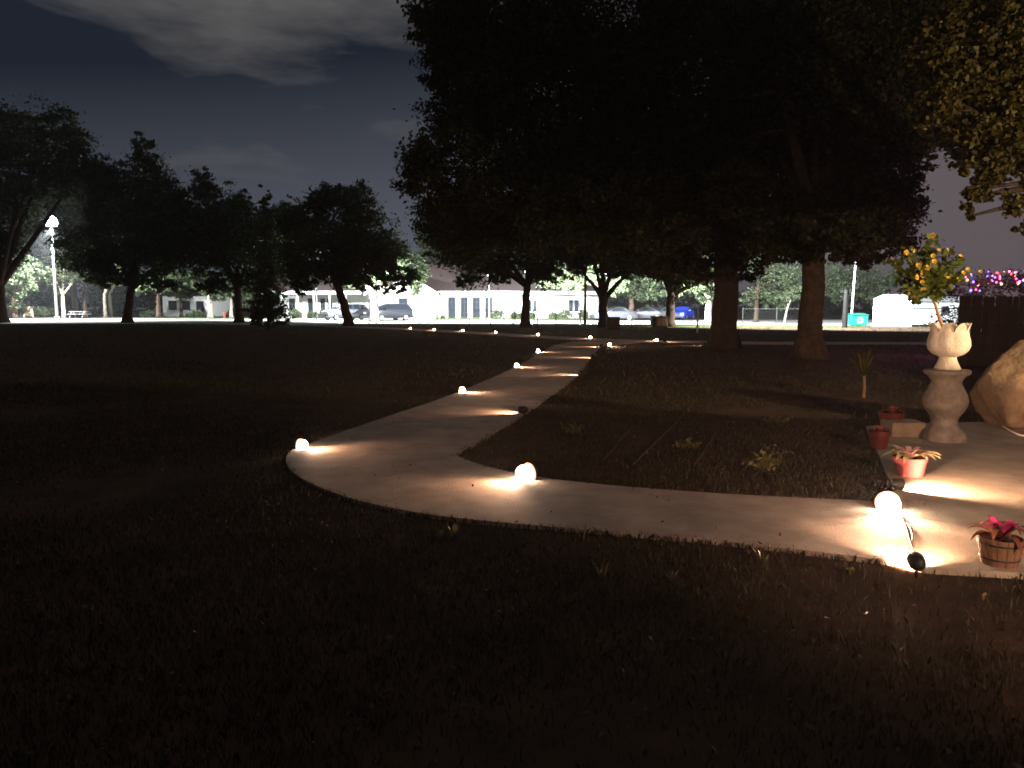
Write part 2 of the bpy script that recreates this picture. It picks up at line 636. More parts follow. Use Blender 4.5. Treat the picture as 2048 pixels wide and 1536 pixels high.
grass_field('grass', 150000, 1.6, 16.0, 0.045, 0.0035, 3, L_GRASS, 1.1)
grass_field('grass', 60000, 14.0, 62.0, 0.07, 0.010, 4, L_GRASS, 1.0)
def edge_grass(name, poly, n, seed):
    rng = np.random.default_rng(seed)
    P = [Vector(p[:2]) for p in poly]
    seg = [(P[i], P[(i + 1) % len(P)]) for i in range(len(P))]
    seg = [q for q in seg[:-1] if (q[0] - q[1]).length > .001 and 3.5 < q[0].y < 22]
    ln = np.array([(b - a).length for a, b in seg])
    idx = rng.choice(len(seg), n, p=ln / ln.sum())
    vs, fs = [], []
    for i in idx:
        a, b = seg[i]
        p = a.lerp(b, rng.uniform())
        t = (b - a).normalized()
        o = Vector((t.y, -t.x)) * rng.normal(0, .018)
        x, y = p.x + o.x, p.y + o.y
        h = .036 * rng.uniform(.5, 1.5)
        an, la, l = rng.uniform(0, 6.28), rng.uniform(0, 6.28), h * rng.uniform(.3, 1.2)
        dx, dy = math.cos(an) * .0035, math.sin(an) * .0035
        k = len(vs)
        vs += [(x - dx, y - dy, -.01), (x + dx, y + dy, -.01), (x + math.cos(la) * l * .4 + dx, y + math.sin(la) * l * .4 + dy, h * .7), (x + math.cos(la) * l, y + math.sin(la) * l, h), (x + math.cos(la) * l * .4 - dx, y + math.sin(la) * l * .4 - dy, h * .7)]
        fs.append((k, k + 1, k + 2, k + 3, k + 4))
    o = MB().add(vs, fs).build(name, L_GRASS)
    o['kind'] = 'stuff'
    o['label'] = 'grass blades creeping over the edge of the concrete'


edge_grass('edge_grass', path_poly, 7000, 21)
rng = np.random.default_rng(11)
yy = rng.uniform(2, 15, 2600)
xx = rng.uniform(-1, 1, 2600) * (yy * 0.7 + .5)
ok = ~inside(path_poly, xx, yy) & ~inside(patio_poly, xx, yy)
pts = np.stack([xx, yy, rng.uniform(0.005, 0.035, len(xx))], 1)[ok]
lit = link(bpy.data.objects.new('leaf_litter', leaf_mesh('leaf_litter', pts, 0.035, 2.5, rng, L_LITTER)))
lit['kind'] = 'stuff'
# a few bits of litter on the walk
yy = rng.uniform(4.8, 20, 500)
xx = rng.uniform(-3, 5, 500)
ok = inside(path_poly, xx, yy) | inside(patio_poly, xx, yy)
pts = np.stack([xx, yy, np.full(len(xx), PZ + 0.010)], 1)[ok][:160]
lit = link(bpy.data.objects.new('path_litter', leaf_mesh('path_litter', pts, 0.028, 6.0, rng, L_LITTER)))
lit['kind'] = 'stuff'


# ------------------------------------------------------------------ buildings
def window(mbp, x, z0, w, h, y, depth=0.08, bars=2, name='window', vert=1):
    f = MB()
    t = 0.07
    f.box((x - w / 2 + t / 2, y, z0 + h / 2), (t, depth, h))
    f.box((x + w / 2 - t / 2, y, z0 + h / 2), (t, depth, h))
    f.box((x, y, z0 + t / 2), (w - 2 * t - .004, depth, t))
    f.box((x, y, z0 + h - t / 2), (w - 2 * t - .004, depth, t))
    for i in range(bars):
        f.box((x, y - .01, z0 + h * (i + 1) / (bars + 1)), (w - 2 * t - .004, depth * .5, 0.05))
    if vert:
        f.box((x, y - .015, z0 + h / 2), (0.05, depth * .4, h - 2 * t - .004))
    o = f.build(name, M_DKFRAME, mbp)
    p = MB()
    p.box((x, y + .012, z0 + h / 2), (w - 2 * t, 0.012, h - 2 * t))
    p.build('pane', M_GLASS, o)
    return o


def hall():
    d = 92.0
    xl, xr = at(868, 600, d).x, at(1197, 600, d).x
    root = thing('hall', 'long white single storey hall with brown shingle roof and a gable beside the dark van', 'building', (0, d, 0))
    X = lambda u, dd=d: at(u, 600, dd).x
    w = MB()
    w.box(((xl + xr) / 2, 6, 1.58), (xr - xl, 11.6, 3.16))
    w.build('wall', M_WHITE, root)
    ez, rz, ov = 3.1, 6.7, 1.2
    r = MB()
    y0, y1, ym = -ov, 12 + ov, 6
    r.add([(xl - 2.0, y0, ez), (xr + .8, y0, ez), (xr + .8, ym, rz), (xl - 2.0, ym, rz), (xl - 2.0, y1, ez), (xr + .8, y1, ez),
           (xl - 2.0, y0, ez - .14), (xr + .8, y0, ez - .14), (xl - 2.0, y1, ez - .14), (xr + .8, y1, ez - .14)],
          [(0, 1, 2, 3), (3, 2, 5, 4), (6, 7, 1, 0), (1, 7, 9, 5, 2), (0, 3, 4, 8, 6), (7, 6, 8, 9)])
    r.build('roof', M_ROOF, root)
    f = MB()
    f.box(((xl + xr) / 2 + .3, -ov - .06, ez - .10), (xr - xl + 1.2, .08, .42))
    f.build('fascia', M_TRIM, root)
    for u0, u1 in ((897, 911), (922, 936), (945.5, 960.5), (970, 985)):
        a, b = X(u0), X(u1)
        window(root, (a + b) / 2, 0.1, b - a, 2.45, -0.10 + .05, bars=3, name='door')
    for u0, u1 in ((1055, 1063), (1066, 1073.5), (1137.5, 1146), (1149, 1157)):
        a, b = X(u0), X(u1)
        window(root, (a + b) / 2, 0.85, b - a, 1.35, -0.05, bars=1, vert=0)
    # front gable
    gd = -5.0
    gl, gr = at(738, 600, d + gd).x, at(869, 600, d + gd).x
    gm = (gl + gr) / 2
    ph = 5.3
    w = MB()
    w.add([(gl, gd, 0), (gr, gd, 0), (gr, gd, 3.05), (gm, gd, ph), (gl, gd, 3.05), (gl, 5, 0), (gr, 5, 0), (gr, 5, 3.05), (gm, 5, ph), (gl, 5, 3.05)],
          [(0, 1, 2, 3, 4), (1, 6, 7, 2), (5, 0, 4, 9), (6, 5, 9, 8, 7)])
    w.build('gable_wall', M_WHITE, root)
    r = MB()
    for s, e in ((gl, -1), (gr, 1)):
        ex = s + e * .45
        ez2 = 3.05 - .45 * (ph - 3.05) / ((gr - gl) / 2)
        r.add([(gm, gd - .35, ph + .03), (ex, gd - .35, ez2 + .03), (ex, 5, ez2 + .03), (gm, 5, ph + .03),
               (gm, gd - .35, ph + .17), (ex, gd - .35, ez2 + .17), (ex, 5, ez2 + .17), (gm, 5, ph + .17)],
              [(0, 1, 2, 3), (7, 6, 5, 4), (0, 4, 5, 1), (1, 5, 6, 2), (2, 6, 7, 3)])
    r.build('gable_roof', M_ROOF, root)
    f = MB()
    for s, e in ((gl, -1), (gr, 1)):
        ex = s + e * .45
        ez2 = 3.05 - .45 * (ph - 3.05) / ((gr - gl) / 2)
        f.add([(gm, gd - .40, ph - .12), (ex, gd - .40, ez2 - .12), (ex, gd - .40, ez2 + .18), (gm, gd - .40, ph + .18),
               (gm, gd - .353, ph - .12), (ex, gd - .353, ez2 - .12), (ex, gd - .353, ez2 + .18), (gm, gd - .353, ph + .18)],
              [(0, 1, 2, 3), (7, 6, 5, 4), (0, 4, 5, 1), (1, 5, 6, 2), (2, 6, 7, 3)])
    f.build('bargeboard', M_TRIM, root)
    window(root, X(747, 87), 0.9, 1.1, 1.4, gd - .02, bars=1)
    window(root, X(806, 87), 0.9, 1.0, 1.5, gd - .02, bars=1)
    # eave wall lights under the fascia
    return root


hall()


def porch_building():
    d = 97.0
    X = lambda u: at(u, 600, d).x
    xl, xr = X(545), X(737)
    root = thing('porch_building', 'white building with a columned porch half hidden behind the left parked van', 'building', (0, d, 0))
    w = MB()
    w.box(((xl + xr) / 2, 4.5, 1.6), (xr - xl, 9, 3.2))
    w.build('wall', M_WHITE, root)
    r = MB()
    ez, rz = 3.25, 6.0
    r.add([(xl - .6, -2.6, ez), (xr - .4, -2.6, ez), (xr - .4, 4.5, rz), (xl - .6, 4.5, rz), (xl - .6, 9.6, ez), (xr - .4, 9.6, ez)],
          [(0, 1, 2, 3), (3, 2, 5, 4), (0, 3, 4), (1, 5, 2), (0, 4, 5, 1)])
    r.build('roof', M_ROOF, root)
    f = MB()
    f.box(((xl + xr) / 2 - .5, -2.66, ez - .16), (xr - xl + .2, .1, .4))
    f.build('fascia', M_TRIM, root)
    for u in (574, 605, 637, 668, 700):
        c = MB()
        c.lathe([(.17, 0), (.17, .12), (.12, .16), (.11, 2.75), (.15, 2.8), (.17, 2.95)], 10, mtx=Matrix.Translation((X(u), -2.3, 0)))
        c.build('column', M_TRIM, root, smooth=True, angle=40)
    for u0, u1, z0, h in ((578, 590, .7, 1.7), (616, 626, .1, 2.3), (641, 650, .1, 2.3), (655, 663, .6, 1.8), (676, 686, .6, 1.8)):
        window(root, (X(u0) + X(u1)) / 2, z0, X(u1) - X(u0), h, -.05, bars=2)
    return root


porch_building()


def small_house():
    d = 108.0
    X = lambda u: at(u, 600, d).x
    xl, xr = X(325), X(424)
    root = thing('cottage', 'small white cottage among the trees left of the porch building', 'building', (0, d, 0))
    w = MB()
    w.box(((xl + xr) / 2, 3.5, 1.5), (xr - xl, 7, 3.0))
    w.build('wall', M_WHITE, root)
    r = MB()
    r.add([(xl - .5, -.6, 2.9), (xr + .5, -.6, 2.9), (xr + .5, 3.5, 4.9), (xl - .5, 3.5, 4.9), (xl - .5, 7.6, 2.9), (xr + .5, 7.6, 2.9)],
          [(0, 1, 2, 3), (3, 2, 5, 4), (0, 3, 4), (1, 5, 2), (0, 4, 5, 1)])
    r.build('roof', M_ROOF, root)
    for u in (345, 372):
        window(root, X(u), .9, 1.1, 1.3, -.04)
    window(root, X(400), .05, 1.0, 2.1, -.04, name='door', bars=1, vert=0)


small_house()


def shed():
    d = 57.5
    xl, xr = at(1745, 640, d).x, at(1823, 640, d).x
    xm = (xl + xr) / 2
    hw = (xr - xl) / 2 * .9
    root = thing('storage_shed', 'small white shed with a clipped roof right of the green bin', 'shed', (xm, d, 0), math.radians(-26))
    xl, xr = -hw, hw
    M_SH = mat('white_siding', (0.76, 0.77, 0.78), 0.7, var=0.05, scale=2)
    w = MB()
    h = 2.02
    w.box(((xl + xr) / 2, 1.8, h / 2), (xr - xl, 3.6, h))
    w.build('wall', M_SH, root)
    for i in range(9):
        b = MB()
        z = .12 + i * .21
        b.box(((xl + xr) / 2, -.012, z + .09), (xr - xl - .01, .016, .19))
        b.build('siding_board', M_SH, root)
    r = MB()
    a = .62
    r.add([(xl - .06, -.1, h), (xr + .06, -.1, h), (xr + .06, 3.7, h), (xl - .06, 3.7, h),
           (xl + a, .5, h + .36), (xr - a, .5, h + .36), (xr - a, 3.1, h + .36), (xl + a, 3.1, h + .36)],
          [(0, 1, 5, 4), (1, 2, 6, 5), (2, 3, 7, 6), (3, 0, 4, 7), (4, 5, 6, 7), (3, 2, 1, 0)])
    r.build('roof', mat('white_metal_roof', (0.7, 0.71, 0.72), .5, var=.05), root)
    # long low building behind
    d2 = 63.0
    xl, xr = at(1806, 640, d2).x, at(1922, 640, d2).x
    xm = (xl + xr) / 2
    hw = (xr - xl) / 2 * .9
    root = thing('long_outbuilding', 'long grey outbuilding with a small dark window behind the white shed', 'building', (xm, d2, 0), math.radians(-27))
    xl, xr = -hw, hw
    M_G = mat('grey_siding', (0.42, 0.44, 0.45), .8, var=.08, scale=2)
    w = MB()
    w.box(((xl + xr) / 2, 2.2, .95), (xr - xl, 4.4, 1.9))
    w.build('wall', M_G, root)
    b = MB()
    b.box(((xl + xr) / 2, -.03, 1.33), (xr - xl - .02, .05, .07))
    b.build('trim_band', M_DKFRAME, root)
    r = MB()
    r.add([(xl - .1, -.25, 1.88), (xr + .1, -.25, 1.88), (xr + .1, 2.2, 2.3), (xl - .1, 2.2, 2.3), (xl - .1, 4.6, 1.88), (xr + .1, 4.6, 1.88)],
          [(0, 1, 2, 3), (3, 2, 5, 4), (0, 3, 4), (1, 5, 2), (0, 4, 5, 1)])
    r.build('roof', mat('grey_metal_roof', (0.3, 0.31, 0.32), .5), root)
    c = hw * .40
    window(root, c, .80, .5, .72, -.04, bars=1, vert=0)


shed()


# ------------------------------------------------------------------ lamp posts
def spot(name, parent, loc, direction, power, color, size_deg, blend=0.3, radius=0.12):
    l = bpy.data.lights.new(name, 'SPOT')
    l.energy = power
    l.color = color
    l.spot_size = math.radians(size_deg)
    l.spot_blend = blend
    l.shadow_soft_size = radius
    o = bpy.data.objects.new(name, l)
    link(o, parent)
    o.location = loc
    o.rotation_euler = Vector(direction).to_track_quat('-Z', 'Y').to_euler()
    return o


E_COOL = emit('cool_lamp', (0.90, 0.96, 1.0), 60.0)


def lamp_post(label, u, d, vtop, power, r=0.11, size=155, aim=(0, 0.25, -1), head=0.32, round_head=True, group='area lights by the buildings', blend=.35, side=1):
    top = at(u, vtop, d)
    H = top.z
    root = thing('lamp_post', label, 'lamp post', (top.x, d, 0), 0, group)
    p = MB()
    p.lathe([(r * 1.9, 0), (r * 1.9, .22), (r * 1.2, .3), (r * 1.1, 1.0), (r * .75, H - .25), (r * .75, H - .2)], 12)
    p.build('pole', M_POLE, root, smooth=True, angle=40)
    c = MB()
    c.lathe([(r * .9, H - .2), (r * 1.3, H - .14), (head * .8, H - .06), (head * .8, H - .02)], 14)
    c.build('collar', M_POLE, root, smooth=True, angle=40)
    g = MB()
    g.lathe([(head * .78, H - .018), (head, H + head * .5), (head * .95, H + head * .95), (head * .6, H + head * 1.55), (head * .2, H + head * 1.8)], 14)
    g.build('lantern', E_COOL, root, smooth=True)
    k = MB()
    k.lathe([(head * .25, H + head * 1.8), (head * .3, H + head * 1.9), (.03, H + head * 2.2)], 10)
    k.build('cap', M_DKFRAME, root)
    spot('lamp_light', root, (0, side * (r + .24), H - .30), aim, power, COOL, size, blend)
    return root


lamp_post('tall white lamp post with a glaring head at the far left', 103, 88, 452, FLOOD_W * 4.5, r=.15, size=150, aim=(0, .12, -1), head=.62, side=-1)  # head enlarged to stand in for its glare
lamp_post('slim white lamp post standing before the dark hall doors', 978, 80, 552, FLOOD_W * 1.5, r=.06, size=150, aim=(0, .9, -.8), head=.16)
lamp_post('lamp post glaring through leaves behind the forked trunk at the hall', 1055, 68, 545, FLOOD_W * 2.6, r=.07, size=160, aim=(0, .9, -.6), head=.25)
lamp_post('lamp post hidden in the crowns above the left parked van', 630, 82, 492, FLOOD_W * 2.2, r=.07, size=160, aim=(0.15, .6, -1), head=.20)
lamp_post('added lamp post hidden behind the wide forking tree', 1213, 67, 550, FLOOD_W * 2.0, r=.07, size=160, aim=(.1, .9, -.6), head=.22)  # unseen lamp added behind the trunk to brighten the hall wall
lamp_post('lamp post behind the foliage left of the blue car', 1343, 66, 540, FLOOD_W * .7, r=.07, size=160, aim=(0, .6, -1), head=.22)
lamp_post('lamp post behind the red lit trunk facing the shed', 1618, 52.5, 400, FLOOD_W * 3.6, r=.07, size=160, aim=(.45, .75, -.7), head=.2)
lamp_post('added lamp post behind the pale forked tree before the white gable', 752, 70, 530, FLOOD_W * 1.0, r=.06, size=160, aim=(.2, .9, -.7), head=.18)  # unseen lamp added to brighten the gable


# ------------------------------------------------------------------ trees
TG = 'dark trees along the lawn edge'
d = 70
tree('broad dark tree cut by the left edge of the photograph', gx(2, d), .55, 3.6, pb(d, (-30, 270, 70, 70), (40, 270, 55, 55, 3), (120, 270, 50, 60), (70, 340, 90, 60, -2), (165, 335, 50, 60), (0, 420, 60, 70), (-60, 380, 90, 90), (10, 500, 46, 40), (-30, 560, 40, 30), (100, 385, 60, 22), (205, 375, 46, 48), (210, 430, 36, 30)), 46000, .30, seed=21, group=TG)
tree('tall dark tree standing behind the glaring lamp post', gx(150, 108), .5, 5, pb(108, (60, 420, 60, 60), (130, 400, 60, 60), (190, 430, 50, 60), (100, 480, 60, 40), (170, 500, 60, 40), (40, 490, 40, 40)), 26000, .42, seed=20, group=TG)
tree('tall pointed dark tree right of the glaring lamp post', gx(255, d), .40, 3.4, pb(d, (288, 300, 20, 34), (290, 350, 45, 45), (255, 410, 65, 55, 2), (325, 410, 50, 60), (290, 490, 85, 45, -2), (200, 480, 45, 50), (345, 510, 55, 40), (240, 525, 60, 28), (230, 560, 50, 22), (320, 560, 50, 24), (285, 440, 60, 60, -2), (365, 425, 30, 50), (225, 350, 26, 34), (180, 540, 50, 34), (150, 490, 46, 40, 3)), 52000, .29, seed=22, lean=(.6, 0), group=TG)
tree('dark tree with a thin trunk left of the columnar shrub', gx(478, d), .38, 3.5, pb(d, (408, 370, 26, 36), (415, 430, 50, 55), (470, 430, 42, 45, 3), (485, 400, 18, 22), (440, 510, 75, 42), (515, 490, 60, 52, -2), (532, 415, 12, 34), (545, 450, 34, 34), (390, 480, 50, 50), (430, 565, 44, 24), (500, 565, 50, 24), (470, 480, 70, 40, 2), (570, 440, 34, 36), (560, 520, 40, 40)), 50000, .29, seed=23, group=TG)
tree('round dark tree with a leaning trunk before the silver van', gx(697, 58), .36, 3.4, pb(58, (645, 400, 34, 34), (700, 405, 48, 38), (612, 445, 42, 46), (725, 455, 52, 50, 2), (665, 490, 80, 50, -2), (765, 510, 42, 42), (590, 525, 36, 42), (800, 552, 40, 20), (710, 555, 70, 22), (585, 450, 30, 40), (640, 545, 60, 24), (720, 520, 70, 40, 2), (790, 575, 30, 14), (600, 570, 36, 20)), 48000, .25, seed=24, lean=(-.9, 0), group=TG)
tree('pale trunked forked tree with lit leaves between the two vans', gx(748, 73), .42, 3.2, pb(73, (805, 525, 32, 34), (765, 545, 45, 24), (832, 565, 20, 24), (700, 560, 38, 16), (840, 545, 16, 22), (780, 500, 30, 34)), 20000, .22, leafm=L_GREEN, barkm=M_PALEBARK, seed=25)
tree('dark tree with a short forked trunk before the hall windows', gx(1051, 55.5), .33, 3.2, pb(55.5, (1050, 505, 62, 42), (1000, 545, 40, 26), (1090, 545, 40, 26), (945, 520, 55, 48, 2), (905, 480, 50, 52), (965, 440, 75, 60), (1070, 440, 70, 60), (925, 562, 20, 14), (1110, 500, 36, 40), (880, 440, 50, 50)), 46000, .22, seed=26, group=TG, lean=(.1, 0))
tree('dark wide forking tree right of the hall windows', gx(1206, 55.5), .36, 2.2, pb(55.5, (1175, 500, 70, 42), (1245, 505, 65, 46), (1150, 535, 32, 18), (1290, 520, 50, 36), (1210, 440, 90, 60), (1262, 545, 30, 14), (1230, 540, 40, 18)), 36000, .21, seed=27, group=TG, limbs=6)
tree('dark forking tree left of the blue car', gx(1341, 57), .36, 2.6, pb(57, (1340, 520, 70, 50), (1400, 535, 46, 36), (1300, 500, 55, 46), (1360, 440, 90, 60), (1425, 560, 24, 22), (1370, 555, 40, 20)), 34000, .21, seed=28, group=TG)
tree('columnar dark shrub beside the lawn in front of the thin trunk tree', gx(537, 50), .12, 1.2, pb(50, (537, 640, 40, 16), (537, 615, 42, 26), (535, 585, 36, 30), (533, 550, 28, 34), (532, 515, 18, 28), (534, 470, 15, 32), (535, 430, 11, 30), (536, 398, 6, 18), (560, 630, 22, 22), (512, 630, 20, 22)), 20000, .13, seed=29, name='columnar_shrub', cat='shrub', limbs=3)

# the two big oaks and the near overhanging tree
D1 = 28.5
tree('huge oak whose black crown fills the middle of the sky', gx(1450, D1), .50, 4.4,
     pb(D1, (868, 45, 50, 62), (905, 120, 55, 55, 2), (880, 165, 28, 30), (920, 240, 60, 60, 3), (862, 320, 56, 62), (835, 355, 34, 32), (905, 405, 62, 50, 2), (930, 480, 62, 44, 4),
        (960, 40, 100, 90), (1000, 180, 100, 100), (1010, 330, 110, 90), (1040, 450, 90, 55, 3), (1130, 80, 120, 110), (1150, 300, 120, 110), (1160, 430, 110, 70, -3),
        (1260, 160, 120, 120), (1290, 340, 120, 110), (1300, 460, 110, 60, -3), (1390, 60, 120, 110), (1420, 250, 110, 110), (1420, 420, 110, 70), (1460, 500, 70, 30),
        (1350, 520, 70, 40), (1440, 540, 80, 30), (1500, 460, 80, 60), (1220, 500, 60, 36), (900, -70, 90, 60), (1080, -80, 140, 80), (1290, -90, 160, 90), (1480, -80, 120, 90)), 230000, .175, leafm=L_OAK, barkm=M_SHADEBARK, seed=31, limbs=14, per=60, clump=.19, flare=1.45)
D2 = 23.0
tree('big oak with the red brown lit trunk left of the planter', gx(1622, D2), .37, 4.2,
     pb(D2, (1700, 430, 105, 62), (1785, 470, 44, 48), (1800, 400, 44, 50), (1560, 430, 90, 52), (1600, 310, 110, 90, 2), (1740, 310, 95, 90), (1500, 250, 90, 90, 2), (1640, 170, 120, 110), (1770, 190, 90, 90, 2),
        (1540, 80, 120, 100), (1700, 30, 130, 90), (1830, 300, 34, 44), (1640, 480, 70, 28), (1480, 380, 60, 60), (1720, 510, 60, 24), (1560, 500, 70, 34), (1690, 480, 80, 40, -2), (1780, 90, 80, 80), (1850, 130, 80, 80), (1900, 40, 90, 80, -1), (1880, 230, 60, 50), (1930, 150, 70, 60), (1990, 60, 80, 70), (1930, 290, 50, 36), (2000, 230, 70, 60), (2060, 160, 70, 80)), 215000, .14, leafm=L_OAK, seed=32, limbs=12, per=60, clump=.19, flare=1.7)
D3 = 11.5
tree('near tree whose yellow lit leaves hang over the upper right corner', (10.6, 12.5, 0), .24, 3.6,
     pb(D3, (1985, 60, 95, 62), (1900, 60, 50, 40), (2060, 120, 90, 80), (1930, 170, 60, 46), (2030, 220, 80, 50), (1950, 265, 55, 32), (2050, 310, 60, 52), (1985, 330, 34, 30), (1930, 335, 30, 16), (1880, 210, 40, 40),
        (1960, 378, 24, 30), (1935, 400, 16, 24), (1940, 432, 9, 12), (2035, 400, 24, 30), (2045, 450, 12, 20), (1860, 120, 40, 30), (2000, 300, 60, 40), (2150, 200, 120, 120), (2100, -20, 140, 90)), 42000, .078, leafm=L_WARM, barkm=M_SHADEBARK, seed=33, limbs=20, per=30, clump=.22, lobed=True)

# lit trees right of the hall and behind
LG = 'floodlit trees by the lot'
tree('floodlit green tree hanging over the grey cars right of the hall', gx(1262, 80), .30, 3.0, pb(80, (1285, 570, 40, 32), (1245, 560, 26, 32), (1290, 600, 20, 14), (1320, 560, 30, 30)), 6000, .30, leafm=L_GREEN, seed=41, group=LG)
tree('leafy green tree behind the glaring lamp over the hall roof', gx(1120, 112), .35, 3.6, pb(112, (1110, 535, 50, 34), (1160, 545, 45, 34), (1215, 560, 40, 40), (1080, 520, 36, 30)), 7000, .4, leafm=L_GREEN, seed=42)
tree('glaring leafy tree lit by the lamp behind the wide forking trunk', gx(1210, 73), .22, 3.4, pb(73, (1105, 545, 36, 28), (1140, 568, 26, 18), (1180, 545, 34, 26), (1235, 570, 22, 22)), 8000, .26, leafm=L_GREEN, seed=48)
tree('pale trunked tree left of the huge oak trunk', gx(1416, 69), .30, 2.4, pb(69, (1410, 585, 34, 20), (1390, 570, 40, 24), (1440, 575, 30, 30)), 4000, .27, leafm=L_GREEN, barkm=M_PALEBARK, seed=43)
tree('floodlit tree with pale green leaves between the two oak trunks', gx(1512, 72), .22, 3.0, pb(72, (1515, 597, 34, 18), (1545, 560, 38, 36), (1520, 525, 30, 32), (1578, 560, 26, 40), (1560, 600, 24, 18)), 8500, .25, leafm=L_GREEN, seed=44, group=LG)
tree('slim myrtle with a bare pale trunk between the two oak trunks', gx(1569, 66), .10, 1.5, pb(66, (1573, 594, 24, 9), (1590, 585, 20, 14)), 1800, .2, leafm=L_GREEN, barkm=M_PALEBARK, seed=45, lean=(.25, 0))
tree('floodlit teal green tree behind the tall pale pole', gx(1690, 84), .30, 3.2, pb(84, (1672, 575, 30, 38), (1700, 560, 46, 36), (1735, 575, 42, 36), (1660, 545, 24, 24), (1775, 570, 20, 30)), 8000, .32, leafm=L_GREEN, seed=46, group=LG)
tree('dim tall tree rising behind the hall roof', gx(875, 112), .4, 4.0, pb(112, (870, 500, 36, 40), (910, 490, 50, 46), (855, 525, 24, 20), (960, 500, 60, 40)), 8000, .42, seed=47)
# woodland on the left
WG = 'woodland trunks behind the lamp post'
WL = [(30, 92, .32, 'leafy green tree beside the left edge low wall', L_GREEN, ((30, 570, 40, 34), (55, 550, 34, 34), (5, 555, 34, 36))),
      (128, 98, .26, 'slim grey trunk tree just right of the glaring lamp post', L_DARK, ((130, 525, 44, 40), (160, 545, 30, 30), (110, 560, 22, 20))),
      (171, 102, .24, 'woodland tree rising behind the white picnic table', L_DARK, ((175, 540, 40, 34), (190, 560, 24, 22))),
      (190, 108, .2, 'bright green sapling behind the picnic table', L_GREEN, ((190, 575, 14, 24), (200, 590, 14, 14))),
      (211, 96, .22, 'pale straight trunk tree left of the pointed tree', L_DARK, ((215, 535, 36, 26), (240, 550, 30, 24))),
      (222, 100, .22, 'dark straight trunk tree right of the pale trunk', L_DARK, ((228, 560, 26, 18), (245, 530, 30, 30))),
      (318, 95, .28, 'dark tree before the cottage windows', L_GREEN, ((325, 565, 34, 22), (300, 580, 24, 18), (350, 555, 34, 22))),
      (363, 97, .2, 'small dark tree before the cottage door', L_DARK, ((365, 580, 30, 18), (385, 570, 26, 18))),
      (421, 94, .3, 'pale trunk tree at the right end of the cottage', L_GREEN, ((425, 575, 24, 24), (400, 560, 30, 20), (440, 590, 16, 14))),
      (463, 96, .2, 'pale thin trunk tree behind the thin trunk dark tree', L_GREEN, ((465, 580, 22, 22), (500, 590, 24, 20)))]
for i, (u, dd, r, lab, lm, bl) in enumerate(WL):
    tree(lab, gx(u, dd), r, 3.0, pb(dd, *bl), 3200, .36, leafm=lm, barkm=M_PALEBARK if 'pale' in lab or 'grey' in lab else M_BARK, seed=60 + i, group=WG, limbs=3)

# far wood closing the horizon
rng = np.random.default_rng(77)
bl = []
for i in range(90):
    x = -170 + i * 4.6 + rng.uniform(-2, 2)
    h = rng.uniform(3.2, 6.0) if x > 10 else rng.uniform(4.5, 8.5)
    if 52 < x:
        h *= .7
    bl.append((x, 140 + rng.uniform(-6, 14), h * .55, rng.uniform(3, 5), 3.5, h * .6))
o = link(bpy.data.objects.new('far_woods', leaf_mesh('far_woods', blob_points(bl, 60000, rng), .75, .8, rng, L_DARK)))
o['kind'] = 'stuff'

# shrubs before the buildings
SG = 'shrubs along the building fronts'


def shrub(label, u, d, w_px, h_px, lm=L_GREEN, n=1500, leaf=.16, seed=1, group=SG, name='shrub'):
    b = gx(u, d)
    w, h = px(w_px, d) / 2, px(h_px, d)
    bl = [(b.x, b.y, h * .5, w * .8, w * .7, h * .5), (b.x - w * .5, b.y, h * .35, w * .5, w * .5, h * .35), (b.x + w * .5, b.y + .1, h * .4, w * .5, w * .5, h * .38)]
    rng = np.random.default_rng(seed)
    root = thing(name, label, 'shrub', b, 0, group)
    m = MB()
    for k in range(4):
        m.tube([(0, 0, -.03), (rng.uniform(-.4, .4) * w, rng.uniform(-.4, .4) * w, h * .8)], [.03, .012], 5)
    m.build('stem', M_BARK, root)
    P = blob_points(bl, n, rng, .22, 14)
    P = P[P[:, 2] > .01] - np.array(b)
    link(bpy.data.objects.new('foliage', leaf_mesh('foliage', P, leaf, .8, rng, lm)), root)


for i, (u, dd, w_, h_, lab) in enumerate(((590, 92, 30, 20, 'round green shrub at the left end of the porch'), (625, 92.5, 28, 16, 'low green shrub beneath the porch windows'), (648, 92, 22, 20, 'leafy shrub left of the silver van nose'),
                                         (868, 88.6, 18, 10, 'small yellow green shrub at the gable corner'), (886, 90, 10, 7, 'tiny shrub left of the hall doors'), (994, 89, 26, 24, 'dark green bush right of the slim lamp post'),
                                         (1032, 89.5, 30, 14, 'low yellow green bush left of the forked trunk'), (1062, 89.5, 18, 15, 'low bush under the first pair of hall windows'), (1108, 89, 26, 14, 'spreading low bush between the window pairs'),
                                         (1130, 88.5, 28, 22, 'taller bush left of the last window pair'), (1166, 88.5, 22, 22, 'bush behind the brown pole'), (1185, 90, 12, 12, 'small round bush at the right end of the hall'),
                                         (300, 100, 40, 18, 'lit shrub before the cottage at its left'), (390, 101, 40, 16, 'pale lit shrub beneath the cottage door'), (62, 98, 40, 24, 'dim shrub left of the tall lamp post'), (90, 100, 36, 22, 'dim grey green shrub at the tall lamp post foot'))):
    shrub(lab, u, dd, w_, h_, seed=100 + i)


